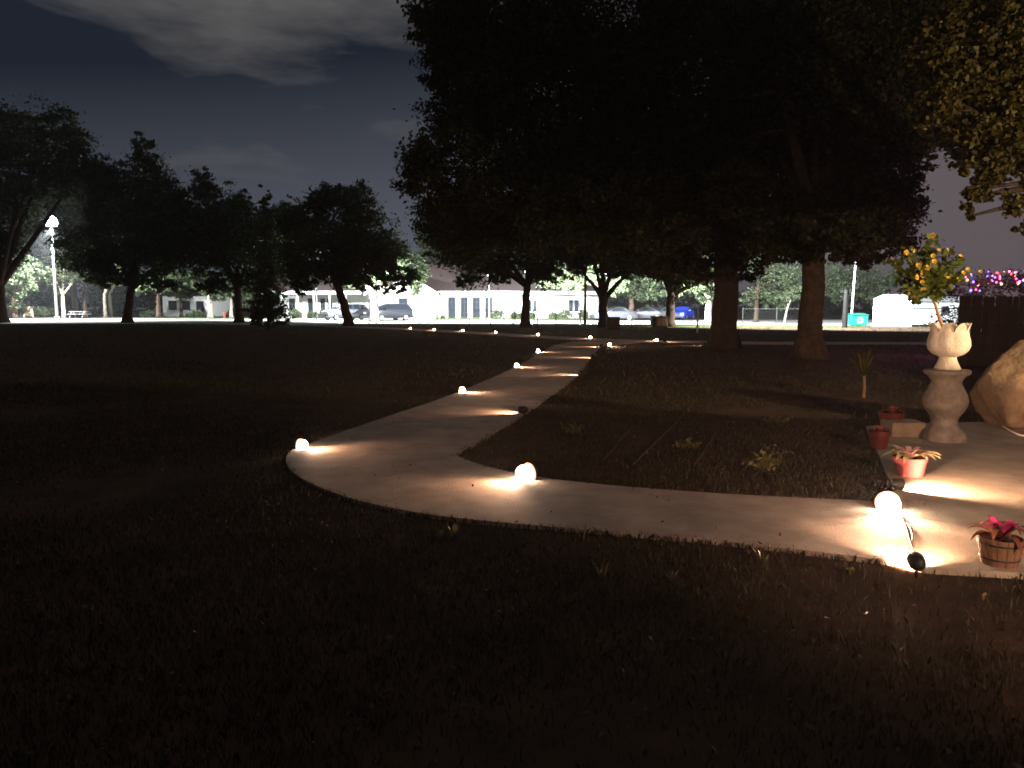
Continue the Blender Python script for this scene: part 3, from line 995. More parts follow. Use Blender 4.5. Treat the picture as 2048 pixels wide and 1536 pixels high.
# ------------------------------------------------------------------ vehicles
def car(label, loc, rz, paint, kind='van', group='cars parked by the hall', cat='car'):
    root = thing('parked_car', label, cat, loc, rz, group)
    if kind == 'van':
        Lh, W, H, hood, belt = 2.5, .97, 1.74, 1.06, 1.08
        st = [(-2.5, .62, .62), (-2.42, .9, .9), (-1.75, 1.08, 1.08), (-1.35, 1.12, 1.14), (-.55, 1.14, 1.62), (-.1, 1.14, H), (1.2, 1.15, H), (2.0, 1.16, H - .05), (2.38, 1.16, 1.2), (2.48, .8, .8)]
        wb = (-1.55, 1.45)
        glass = ((-1.28, -.55), (-.5, .45), (.52, 1.3), (1.37, 2.1))
    else:
        Lh, W, H = 2.3, .9, 1.42
        st = [(-2.3, .55, .55), (-2.22, .78, .78), (-1.5, .92, .92), (-.95, .95, .97), (-.25, .95, 1.32), (.2, .95, H), (.8, .95, H - .02), (1.5, .96, 1.05), (2.15, .95, .98), (2.28, .7, .7)]
        wb = (-1.4, 1.35)
        glass = ((-.9, -.2), (-.15, .6), (.66, 1.3))
    m = MB()
    vs, fs = [], []
    for i, (x, bz, rz_) in enumerate(st):
        e = .86 if i in (0, len(st) - 1) else (.95 if i in (1, len(st) - 2) else 1)
        w = W * e
        cab = rz_ > bz + .02
        rw = w * .80 if cab else w * .9
        prof = [(0, .24), (w * .9, .24), (w, .42), (w, bz * .75), (w * .98, bz - .03), (rw, rz_ - .05 if cab else bz), (rw * .86, rz_ + .0), (0, rz_ + (.02 if cab else .03))]
        for y, z in prof:
            vs.append((x, y, z))
        for y, z in prof[1:-1][::-1]:
            vs.append((x, -y, z))
    k = 14
    for i in range(len(st) - 1):
        for j in range(k):
            j2 = (j + 1) % k
            fs.append((i * k + j, i * k + j2, (i + 1) * k + j2, (i + 1) * k + j))
    fs += [tuple(range(k))[::-1], tuple((len(st) - 1) * k + j for j in range(k))]
    m.add(vs, fs)
    m.build('body', paint, root, smooth=True, angle=35)

    def zr(x, top):
        for a, b in zip(st, st[1:]):
            if a[0] <= x <= b[0]:
                t = (x - a[0]) / (b[0] - a[0])
                return a[1 + top] + (b[1 + top] - a[1 + top]) * t
        return 1
    for s in (1, -1):
        for a, b in glass:
            q = MB()
            P = []
            for x in (a, (a + b) / 2, b):
                z0, z1 = zr(x, 0) + .02, zr(x, 1) - .08
                z1 = max(z1, z0 + .03)
                full = max(zr(x, 1) - .05 - zr(x, 0) + .03, .05)
                t0, t1 = (z0 - zr(x, 0) + .03) / full, (z1 - zr(x, 0) + .03) / full
                P += [(x, s * (W * (.98 + (.80 - .98) * t0) + .012), z0), (x, s * (W * (.98 + (.80 - .98) * t1) + .012), z1)]
            q.add(P, [(0, 2, 3, 1), (2, 4, 5, 3)] if s < 0 else [(1, 3, 2, 0), (3, 5, 4, 2)])
            q.build('side_window', M_GLASS, root)
    iw = 3
    for a, b, nm in ((st[3], st[5] if kind != 'van' else st[4], 'windscreen'), (st[-4] if kind == 'car' else st[-3], st[-3] if kind == 'car' else st[-2], 'rear_window')):
        q = MB()
        off = .03
        sx = -1 if nm == 'windscreen' else 1
        q.add([(a[0] + sx * .02, W * .72, a[2] + off), (a[0] + sx * .02, -W * .72, a[2] + off), (b[0] + sx * .02, -W * .66, b[2] + off - .04), (b[0] + sx * .02, W * .66, b[2] + off - .04)], [(0, 1, 2, 3)])
        q.build(nm, M_GLASS, root)
    for x in wb:
        for s in (1, -1):
            t = MB()
            mt = Matrix.Translation((x, s * (W - .10), .33)) @ Matrix.Rotation(math.radians(90), 4, 'X')
            t.lathe([(.24, -.11), (.32, -.10), (.335, -.05), (.335, .05), (.32, .10), (.24, .11)], 18, mtx=mt)
            wh = t.build('wheel', M_RUBBER, root, smooth=True, angle=40)
            r = MB()
            r.lathe([(.225, -.115), (.20, -.125), (.05, -.118)], 12, mtx=mt)
            r.lathe([(.05, .118), (.20, .125), (.225, .115)], 12, mtx=mt)
            r.build('rim', M_METAL, wh)
    for s in (1, -1):
        q = MB()
        q.box((st[1][0] - .02, s * W * .68, st[1][1] * .86), (.16, .36, .15))
        q.build('headlight', mat('lamp_glass', (.7, .72, .75), .15, var=.05), root)
        q = MB()
        q.box((st[-2][0] + .03, s * W * .78, st[-2][1] * .78), (.12, .2, .3))
        q.build('tail_light', mat('tail_lamp', (.35, .02, .02), .2), root)
        q = MB()
        q.box((glass[0][0] + .25, s * (W + .1), zr(glass[0][0] + .2, 0) + .08), (.14, .2, .14))
        q.build('mirror', paint, root)
    q = MB()
    q.box((st[0][0] - .01, 0, .36), (.2, W * 1.66, .2))
    q.box((st[-1][0] + .01, 0, .36), (.2, W * 1.66, .2))
    q.build('bumper', M_DKFRAME, root, bevel=.03)
    q = MB()
    q.box((st[0][0] - .04, 0, .58), (.1, W * .9, .12))
    q.build('grille', M_DKFRAME, root)
    return root


P_SILVER = mat('silver_paint', (.17, .175, .20), .3, metal=.5, var=.04, spec=.5)
P_DARK = mat('charcoal_paint', (.022, .024, .032), .25, var=.05, spec=.5)
P_GREY = mat('grey_paint', (.07, .075, .085), .3, metal=.2, var=.05, spec=.5)
P_BLUE = mat('blue_paint', (.015, .05, .55), .25, var=.05, spec=.5)
p = gx(690, 82)
car('silver minivan parked behind the leaning trunk', p, math.radians(42), P_SILVER)
p = gx(778, 80)
car('dark charcoal van parked before the white gable', p, math.radians(44), P_DARK)
car('pale grey car half hidden behind the brown box', gx(1228, 80), math.radians(12), P_GREY, 'car')
car('long grey car parked under the floodlit green tree', gx(1287, 82), math.radians(-8), P_GREY, 'car')
car('dim silver car between the grey car and the blue car', gx(1325, 85), math.radians(20), P_GREY, 'car')
car('bright blue car parked left of the huge oak trunk', gx(1364, 84), math.radians(62), P_BLUE, 'car')


# ------------------------------------------------------------------ fences, posts, boxes, bin
def rail_fence(label, d, us, vtop, base_extra=0, mesh_to=None, group='low wire fences before the hall'):
    root = thing('wire_fence', label, 'fence', gx(us[0], d), 0, group)
    o = root.location
    H = at(us[0], vtop, d).z
    for u in us:
        q = MB()
        x = gx(u, d).x - o.x
        q.tube([(x, 0, -.05), (x, 0, H)], .035, 8)
        q.lathe([(.045, H), (.05, H + .03), (.02, H + .07)], 8, mtx=Matrix.Translation((x, 0, 0)))
        q.build('post', M_FENCE, root)
    x0, x1 = gx(us[0], d).x - o.x, gx(us[-1], d).x - o.x
    q = MB()
    q.tube([(x0, 0, H - .03), (x1, 0, H - .03)], .022, 6)
    q.build('top_rail', M_FENCE, root)
    q = MB()
    n = int((x1 - x0) / .10)
    hh = H - .1
    for i in range(n + 1):
        for s in (1, -1):
            xa = x0 + i * .10
            xb = xa + s * hh
            za, zb = .05, hh
            if xb > x1:
                zb = za + (x1 - xa) / max(hh, .01) * (hh - za)
                xb = x1
            if xb < x0:
                zb = za + (xa - x0) / max(hh, .01) * (hh - za)
                xb = x0
            if abs(xb - xa) < .05:
                continue
            q.tube([(xa, .01 * s, za), (xb, .01 * s, zb)], .0022, 3, cap=False)
    w = q.build('chain_link', M_FENCE, root)
    w['kind'] = 'stuff'


rail_fence('low wire fence in front of the forked trunk and hall doors', 54.5, (939, 981, 1030, 1075), 621)
rail_fence('low wire fence reaching left from the wide forking tree', 54.0, (1112, 1161, 1211), 621)
rail_fence('low back fence between the slim lamp post and the forked trunk', 62.0, (1008, 1026, 1068), 626)
rail_fence('wire fence behind the gap between the two oak trunks', 61.5, (1485, 1511, 1553, 1600), 617)


def post(label, u, d, vtop, r, m, cat='post', cross=False, lean=0, name='post', group=None):
    b = gx(u, d)
    H = at(u, vtop, d).z
    root = thing(name, label, cat, b, 0, group)
    q = MB()
    q.tube([(0, 0, -.05), (lean * .5, 0, H * .5), (lean, 0, H)], [r * 1.1, r, r * .85], 10)
    q.build('shaft', m, root, smooth=True, angle=40)
    q = MB()
    if cross:
        q.box((lean, 0, H - .12), (.75, .12, .14))
        q.build('crossbar', m, root, bevel=.01)
    else:
        q.lathe([(r * 1.1, H), (r * 1.1, H + .04), (r * .3, H + .09)], 10, mtx=Matrix.Translation((lean, 0, 0)))
        q.build('cap', m, root)
    return root


post('brown pole before the right end of the hall', 1170, 62, 470, .10, M_WOOD, name='wooden_pole', cat='pole')
post('tall pale pole left of the green recycling bin', 1702, 59.5, 526, .07, M_POLE, lean=.16, name='metal_pole', cat='pole')
post('dark post with a crossbar right of the red lit trunk', 1690, 55, 580, .17, M_BLACK, cross=True, name='dark_post')
post('short pale post left of the huge oak trunk', 1395, 45, 614, .05, M_POLE, name='short_post', lean=.02)
post('thin post beside the orange lit box', 1322, 50.5, 632, .03, M_FENCE, name='thin_post')
post('thin post right of the brown box', 1264, 50.5, 640, .03, M_FENCE, name='thin_post')
post('thin metal post at the left side of the brown box', 1211, 51.5, 635, .03, M_FENCE, name='thin_post')


def cabinet(label, u0, u1, vtop, d, m, depth=.7, dark_side=False):
    a, b = gx(u0, d), gx(u1, d)
    H = at(u0, vtop, d).z
    wd = b.x - a.x
    root = thing('utility_cabinet', label, 'cabinet', ((a.x + b.x) / 2, d, 0), 0, 'brown cabinets at the far side of the path')
    q = MB()
    q.box((0, depth / 2, .05), (wd * .94, depth * .94, .1))
    q.build('plinth', M_DKFRAME, root)
    q = MB()
    q.box((0, depth / 2, .1 + (H - .16) / 2), (wd, depth, H - .16))
    q.build('casing', m, root, bevel=.012)
    q = MB()
    q.box((0, depth / 2, H - .03), (wd + .06, depth + .06, .055))
    q.build('lid', m, root, bevel=.01)
    n = 1 if dark_side else 2
    for i in range(n):
        x = -wd / 2 + wd * (i + .5) / n
        if dark_side:
            x = wd * .14
        q = MB()
        ww = wd / n - .08 if not dark_side else wd * .62
        q.box((x, -.016, .1 + (H - .16) / 2), (ww, .03, H - .3))
        dr = q.build('door', m, root, bevel=.006)
        q = MB()
        q.box((x + ww * .35, -.045, H * .55), (.03, .03, .14))
        q.build('handle', M_METAL, dr)
    if dark_side:
        q = MB()
        q.box((-wd * .36, -.03, H * .48), (wd * .22, .06, H * .7))
        q.build('black_panel', M_BLACK, root)  # flat black panel on the left of the front
    return root


M_CAB = mat('brown_cabinet_paint', (.12, .07, .035), .7, var=.15)
M_CAB2 = mat('tan_cabinet_paint', (.30, .16, .09), .7, var=.15)
cabinet('brown cabinet beside the wide forking trunk', 1214, 1240, 634, 51, M_CAB)
cabinet('tan cabinet with a black side panel left of the forking trunk', 1304, 1336, 632, 55, M_CAB2, dark_side=True)


def recycling_bin():
    d = 58.8
    a, b = gx(1704, d), gx(1736, d)
    wd = b.x - a.x
    root = thing('recycling_bin', 'green recycling bin with a white arrow emblem left of the shed', 'bin', ((a.x + b.x) / 2, d, 0))
    G_ = mat('green_bin_paint', (.01, .22, .15), .5, var=.12)
    q = MB()
    q.add([(-wd / 2 + .05, 0, .06), (wd / 2 - .05, 0, .06), (wd / 2 - .05, .8, .06), (-wd / 2 + .05, .8, .06),
           (-wd / 2, -.06, .8), (wd / 2, -.06, .8), (wd / 2, .86, .9), (-wd / 2, .86, .9)],
          [(3, 2, 1, 0), (0, 1, 5, 4), (1, 2, 6, 5), (2, 3, 7, 6), (3, 0, 4, 7), (4, 5, 6, 7)])
    q.build('tub', G_, root, bevel=.015)
    q = MB()
    q.add([(-wd / 2 - .03, -.1, .81), (wd / 2 + .03, -.1, .81), (wd / 2 + .03, .88, .93), (-wd / 2 - .03, .88, .93),
           (-wd / 2 - .03, -.1, .86), (wd / 2 + .03, -.1, .86), (wd / 2 + .03, .88, .98), (-wd / 2 - .03, .88, .98)],
          [(3, 2, 1, 0), (0, 1, 5, 4), (1, 2, 6, 5), (2, 3, 7, 6), (3, 0, 4, 7), (4, 5, 6, 7)])
    q.build('lid', mat('dark_green_lid', (.012, .12, .09), .5), root)
    for s in (-1, 1):
        q = MB()
        q.lathe([(.06, -.03), (.07, 0), (.06, .03)], 10, mtx=Matrix.Translation((s * wd * .4, .1, .07)) @ Matrix.Rotation(math.radians(90), 4, 'Y'))
        q.build('castor', M_RUBBER, root)
    # three bent arrows chasing each other
    q = MB()
    for k in range(3):
        an = math.radians(90 + 120 * k)
        R = .19
        a0, a1 = an - math.radians(42), an + math.radians(26)
        pts = []
        for t in range(6):
            aa = a0 + (a1 - a0) * t / 5
            pts.append(((R - .045) * math.cos(aa), (R - .045) * math.sin(aa)))
        outp = []
        for t in range(6):
            aa = a0 + (a1 - a0) * t / 5
            outp.append(((R + .045) * math.cos(aa), (R + .045) * math.sin(aa)))
        yb = lambda z: -.006 - .06 * (z - .06) / .74 - .01
        vs = [(x, yb(z + .45), z + .45) for x, z in pts] + [(x, yb(z + .45), z + .45) for x, z in outp]
        fs = [(t, t + 1, 6 + t + 1, 6 + t) for t in range(5)]
        q.add(vs, fs)
        hp = [((R - .1) * math.cos(a1), (R - .1) * math.sin(a1)), ((R + .1) * math.cos(a1), (R + .1) * math.sin(a1)), (R * math.cos(a1 + .55), R * math.sin(a1 + .55))]
        q.add([(x, yb(z + .45), z + .45) for x, z in hp], [(0, 1, 2)])
    q.build('recycling_emblem', M_TRIM, root)


recycling_bin()


def picnic_table():
    d = 100
    b = gx(158, d)
    root = thing('picnic_table', 'white picnic table among the woodland trunks on the left', 'picnic table', b)
    q = MB()
    for i in range(4):
        q.box((0, -.3 + i * .2, .74), (2.2, .18, .05))
    q.build('tabletop', M_TRIM, root)
    for s in (-1, 1):
        q = MB()
        q.box((0, s * .75, .44), (2.2, .28, .05))
        q.build('seat', M_TRIM, root)
        q = MB()
        x = s * .8
        q.tube([(x, -.7, 0), (x, -.2, .71)], .045, 6)
        q.tube([(x, .7, 0), (x, .2, .71)], .045, 6)
        q.tube([(x, -.85, .39), (x, .85, .39)], .045, 6)
        q.build('leg', M_TRIM, root)


picnic_table()


def far_left_bits():
    d = 96
    a, b = gx(-30, d), gx(66, d)
    root = thing('low_wall', 'low tan wall under the green tree at the left edge', 'wall', ((a.x + b.x) / 2, d, 0))
    q = MB()
    q.box((0, 0, .65), (b.x - a.x, .3, 1.3))
    q.build('wall', mat('tan_block', (.34, .26, .19), .9, var=.2, scale=3, bump=.4), root)
    q = MB()
    q.box((0, 0, 1.35), (b.x - a.x + .1, .42, .1))
    q.build('coping', M_STONE, root)
    d = 93
    root = thing('kiosk', 'dark narrow kiosk standing before the low tan wall', 'kiosk', gx(36, d))
    q = MB()
    q.box((0, 0, 1.1), (1.0, .5, 2.2))
    q.build('casing', M_DKFRAME, root, bevel=.02)
    q = MB()
    q.box((0, 0, 2.27), (1.2, .7, .1))
    q.build('roof', M_ROOF, root)
    q = MB()
    q.box((0, -.27, 1.45), (.7, .03, .9))
    q.build('panel', mat('slate_panel', (.16, .18, .2), .6), root)
    root = thing('hydrant', 'small red hydrant before the pale trunk at the cottage', 'hydrant', gx(449, 95))
    R_ = mat('red_paint', (.45, .05, .03), .5)
    q = MB()
    q.lathe([(.16, 0), (.16, .06), (.11, .08), (.11, .5), (.15, .52), (.15, .56), (.11, .66), (.03, .74)], 12)
    q.build('barrel', R_, root, smooth=True, angle=40)
    q = MB()
    q.tube([(-.2, 0, .4), (.2, 0, .4)], .05, 8)
    q.build('nozzle', R_, root)


far_left_bits()


# board fence and coloured lights at the right
def board_fence():
    d = 20.0
    root = thing('board_fence', 'dark wooden board fence behind the boulder at the right edge', 'fence', (at(1918, 600, d).x, d, 0), math.radians(-4))
    q = MB()
    H = 1.84
    n = 26
    proto = None
    rnd = random.Random(5)
    for i in range(n):
        if proto is None:
            m = MB()
            m.add([(-.068, -.011, 0), (.068, -.011, 0), (.068, .011, 0), (-.068, .011, 0), (-.068, -.011, H - .03), (.068, -.011, H - .03), (.068, .011, H - .03), (-.068, .011, H - .03),
                   (-.04, -.011, H), (.04, -.011, H), (.04, .011, H), (-.04, .011, H)],
                  [(3, 2, 1, 0), (0, 1, 5, 4), (1, 2, 6, 5), (2, 3, 7, 6), (3, 0, 4, 7), (4, 5, 9, 8), (5, 6, 10, 9), (6, 7, 11, 10), (7, 4, 8, 11), (8, 9, 10, 11)])
            proto = m.build('board', M_WOOD, root)
            o = proto
        else:
            o = proto.copy()
            COL.objects.link(o)
            o.parent = root
        o.location = (.075 + i * .15, rnd.uniform(-.006, .006), rnd.uniform(-.02, .015))
        o.rotation_euler = (0, rnd.uniform(-.008, .008), 0)
    for z in (.4, 1.5):
        m = MB()
        m.box((n * .075, .045, z), (n * .15, .05, .09))
        m.build('rail', M_WOOD, root)


board_fence()


def party_hedge():
    d = 25.0
    bl = pb(d, (1912, 577, 44, 24), (1965, 565, 34, 26), (2010, 568, 34, 26), (2050, 566, 34, 28), (2100, 566, 50, 30))
    low = [(b[0], b[1], .8, b[3], b[4], .9) for b in bl]
    root = thing('hedge', 'dark hedge wrapped in coloured lights above the board fence', 'hedge', (bl[2][0], d, 0))
    rng = np.random.default_rng(5)
    b0 = np.array([bl[2][0], d, 0])
    P = blob_points(bl + low, 9000, rng, .25, 16) - b0
    link(bpy.data.objects.new('foliage', leaf_mesh('foliage', P, .10, .8, rng, L_DARK)), root)
    m = MB()
    for k in range(6):
        x = -1.5 + k * .6
        m.tube([(x, 0, -.05), (x + .1, 0, 1.8)], [.04, .02], 6)
    m.build('stem', M_BARK, root)
    # strings of bulbs, one set per colour
    sets = (('red', (1.0, .06, .10), 9, (1985, 548), 120), ('pink', (1.0, .22, .42), 7, (1960, 560), 110), ('violet', (.45, .12, 1.0), 8, (2030, 560), 90), ('blue', (.2, .1, 1.0), 6, (1940, 578), 90), ('amber', (1.0, .5, .2), 4, (1990, 575), 110))
    rnd = random.Random(3)
    for nm, c, st, (uc, vc), n in sets:
        root = thing('string_lights', '%s string lights draped through the hedge above the board fence' % nm, 'string lights', at(uc, vc, d - .4), 0, 'coloured string lights on the hedge')
        bulbs = MB()
        wire = MB()
        o = root.location
        P = []
        for i in range(n // 6):
            j = bl[rnd.randrange(len(bl))] if nm not in ('blue', 'violet') else bl[rnd.choice((0, 0, 1)) if nm == 'blue' else rnd.choice((2, 3, 3, 4, 0))]
            a, e = rnd.uniform(math.pi, 2 * math.pi), rnd.uniform(-.2, 1.2)
            p = Vector((j[0] + j[3] * math.cos(a) * math.cos(e), j[1] + j[4] * math.sin(a) * math.cos(e), j[2] + j[5] * math.sin(e)))
            P.append(p - o)
        P.sort(key=lambda q: q.x)
        for p in P:
            r = rnd.uniform(.014, .042)
            bulbs.lathe([(r * .5, -r), (r, -r * .2), (r * .9, r * .5), (r * .3, r)], 6, mtx=Matrix.Translation(p))
        wire.tube(P, .004, 3)
        ob = bulbs.build('bulb', emit(nm + '_bulb', c, st), root)
        ob['kind'] = 'stuff'
        wire.build('wire', M_BLACK, root)
        l = bpy.data.lights.new(nm + '_glow', 'POINT')
        l.energy = 45
        l.color = c
        l.shadow_soft_size = .1
        lo = bpy.data.objects.new(nm + '_glow', l)
        link(lo, root)
        lo.location = at(uc, vc - 14, d - 1.3) - o


party_hedge()


# ------------------------------------------------------------------ path lights
E_LENS = emit('warm_lens', (1.0, .76, .56), 60.0)
E_RING = emit('warm_glow', (1.0, .52, .30), 1.6)  # bloom tone of the glow rings, also the floodlight lens
LGP = 'spotlights staked along the garden path'


def path_light(label, u, v, aim, power=1.0, hh=.115, cone=140, pitch=-4, k=1.0, hood=False, glow=1.0):
    p = gnd(u, v)
    root = thing('path_light', label, 'path light', (p.x, p.y, 0), 0, LGP)
    a = Vector((aim[0], aim[1], 0)).normalized()
    ax = Vector((a.x * math.cos(math.radians(pitch)), a.y * math.cos(math.radians(pitch)), math.sin(math.radians(pitch))))
    mt = Matrix.Translation((0, 0, hh)) @ ax.to_track_quat('Z', 'Y').to_matrix().to_4x4() @ Matrix.Scale(k, 4)
    q = MB()
    q.tube([(0, 0, -.1), (0, 0, .02), (0, 0, hh - .03)], [.004, .010, .012], 8)
    q.build('stake', M_BLACK, root)
    lip = .075 if hood else -.02
    q = MB()
    q.lathe([(.012, -.085), (.030, -.082), (.046, -.066), (.056, -.04), (.060, min(lip, -.02)), (.062, lip), (.056, lip), (.052, -.035), (.030, -.05)], 20, mtx=mt)
    q.build('housing', M_BLACK, root, smooth=True, angle=50)
    q = MB()
    if hood:
        q.lathe([(.048, -.022), (.046, -.012), (.030, .0), (.006, .006)], 20, mtx=mt)
    else:                                   # round lens enlarged to imitate the glare ball
        r = .060
        q.lathe([(r * math.cos(t), .012 + r * math.sin(t)) for t in np.linspace(-.75, 1.52, 11)], 20, mtx=mt)
    q.build('lens', E_LENS if glow == 1 else E_HOT, root, smooth=True)
    if not hood:
        q = MB()
        q.lathe([(.056, -.030), (.0665, -.032), (.068, -.024), (.058, -.020)], 20, mtx=mt, cap0=False, cap1=False)
        q.build('glow_ring', E_RING, root, smooth=True)  # glowing ring added to imitate bloom round the lens
    spot('bulb_light', root, mt @ Vector((0, 0, .08)), ax, PATH_W * power * (.6 if hood else 1.0), WARM, cone, 1.0, .02)
    return root


E_HOT = emit('warm_lens_hot', (1.0, .80, .60), 110.0)
# glare globes and hoods
PL = [('path light at the outer bend of the path on the left', 603, 903, (1, -.25), 1.0),
      ('path light on the left edge second from the bend', 923, 789, (1, -.2), 1.0),
      ('path light on the left edge third from the bend', 1032, 737, (1, -.15), 1.0),
      ('path light on the left edge fourth from the bend', 1075, 706, (1, -.12), 1.0),
      ('bright path light right of the junction of the two paths', 1219, 693, (.7, -.7), 1.0),
      ('path light farthest right on the cross path', 1313, 683.5, (-.85, -.5), 1.0),
      ('path light on the cross path just above the junction', 1181, 678, (-.6, -.7), 1.0),
      ('sixth path light from the left on the cross path', 1076.5, 671.8, (-.7, -.6), 1.0),
      ('fourth path light from the left on the cross path', 991.5, 667.5, (-.7, -.6), 1.0),
      ('third path light from the left on the cross path', 926, 663.8, (-.7, -.6), 1.0),
      ('second path light from the left on the cross path', 869, 661.5, (-.7, -.6), 1.0),
      ('leftmost distant path light on the cross path', 821, 659.2, (-.7, -.6), 1.0),
      ('path light on the right edge nearest the inner corner seen from behind', 1047, 832, (-.95, .4), 1.9),
      ('path light on the right edge second from the inner corner seen from behind', 1166, 754, (-.95, .35), 2.2),
      ('path light on the right edge third from the inner corner seen from behind', 1187, 718, (-.95, .35), 2.2),
      ('path light on the right edge fourth from the inner corner seen from behind', 1203, 696, (-.95, .35), 2.2),
      ('large bright path light near the inner corner of the bend', 1052, 966, (-.8, -.6), 1.1),
      ('glaring path light at the corner of patio and path', 1776, 1031, (-.25, -1), 2.2),
      ('path light behind the glaring corner light aimed over the patio', 1789, 990, (1, .10), 14.0),
      ('path light in the lower right seen from behind aimed across the path', 1832, 1156, (.40, 1), 5.0),
      ('path light left of the huge oak on the near side of the cross path', 1409, 692, (-1, .1), 1.5),
      ('path light aimed right along the cross path left of the huge oak', 1329, 686, (1, .1), 1.5)]
for lab, u, v, aim, pw in PL:
    big = 'large' in lab or 'glaring path light' in lab
    hood = 'seen from behind' in lab or 'aimed' in lab or 'left of the huge' in lab
    path_light(lab, u, v, aim, pw, k=1.35 if big else (.8 if hood else 1.0), hh=.088 if big else (.095 if hood else .072), hood=hood, glow=2 if 'glaring path light' in lab else 1, cone=112 if hood else 150)

# cable
c0, c1 = gnd(1797, 1025, .05), gnd(1842, 1135, .05)
q = MB()
pts = []
for i in range(13):
    t = i / 12
    p = c0.lerp(c1, t)
    pts.append(p + Vector((.008 * math.sin(t * 6.3), 0, 0)))
q.tube(pts, .012, 8)
pts2 = [p + Vector((.022 + .012 * math.sin(i * .9), .004, .002)) for i, p in enumerate(pts[3:10])]
q.tube(pts2, .006, 6)
tag(q.build('power_cable', mat('cable_rubber', (.10, .075, .06), .5), smooth=True), 'dark power cable running between the two corner lights across the path', 'cable')


# ------------------------------------------------------------------ pedestal, planter, flowering shrub
pd = gnd(1886, 880, PZ)
PD = pd.y
pq = px(1, PD)


def squarish(e):
    def f(r, z, an, i):
        c, s = abs(math.cos(an)), abs(math.sin(an))
        return r * (1.0 / (c ** e + s ** e) ** (1 / e)) * .97, z
    return f


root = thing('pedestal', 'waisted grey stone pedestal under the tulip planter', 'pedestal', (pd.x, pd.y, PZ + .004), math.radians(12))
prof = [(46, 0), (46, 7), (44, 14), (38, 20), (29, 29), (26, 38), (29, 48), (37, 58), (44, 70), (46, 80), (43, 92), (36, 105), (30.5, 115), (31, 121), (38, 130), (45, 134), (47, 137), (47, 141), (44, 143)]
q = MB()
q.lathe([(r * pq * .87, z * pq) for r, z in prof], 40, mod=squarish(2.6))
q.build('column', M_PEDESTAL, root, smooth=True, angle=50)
PT = PZ + .004 + 143 * pq
root = thing('tulip_planter', 'pale tulip shaped stone planter standing on the pedestal', 'planter', (pd.x, pd.y, PT + .001), math.radians(8))
pl = [(27, 0), (27, 3), (25, 6), (20, 16), (18, 22), (18, 25), (23, 27), (33, 31), (41, 39), (44, 48), (43, 58), (39.5, 70), (38, 78), (39.5, 86), (42, 93)]


def tulip(r, z, an, i):
    wv = abs(math.cos(4 * an))              # eight petals
    zz = z
    t = max(0.0, (z / pq - 27) / 66)
    rr = r * (1 + .055 * (wv - .6) * min(1, t * 2.2))
    if z / pq > 70:
        k = (z / pq - 70) / 23
        zz = z - k * (1 - wv ** .7) * 17 * pq
        rr += k * 1.5 * pq * (wv - .5)
    return rr, zz


q = MB()
full = [(r * pq * .88, z * pq) for r, z in pl] + [((r * .88 - 4) * pq, z * pq - .001) for r, z in reversed(pl[9:])]
q.lathe(full, 96, mod=tulip)
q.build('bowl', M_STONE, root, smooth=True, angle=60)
q = MB()
q.lathe([(31.5 * pq, 66 * pq), (20 * pq, 69 * pq), (2 * pq, 70 * pq)], 24, cap0=False)
q.build('soil', M_DIRT, root)


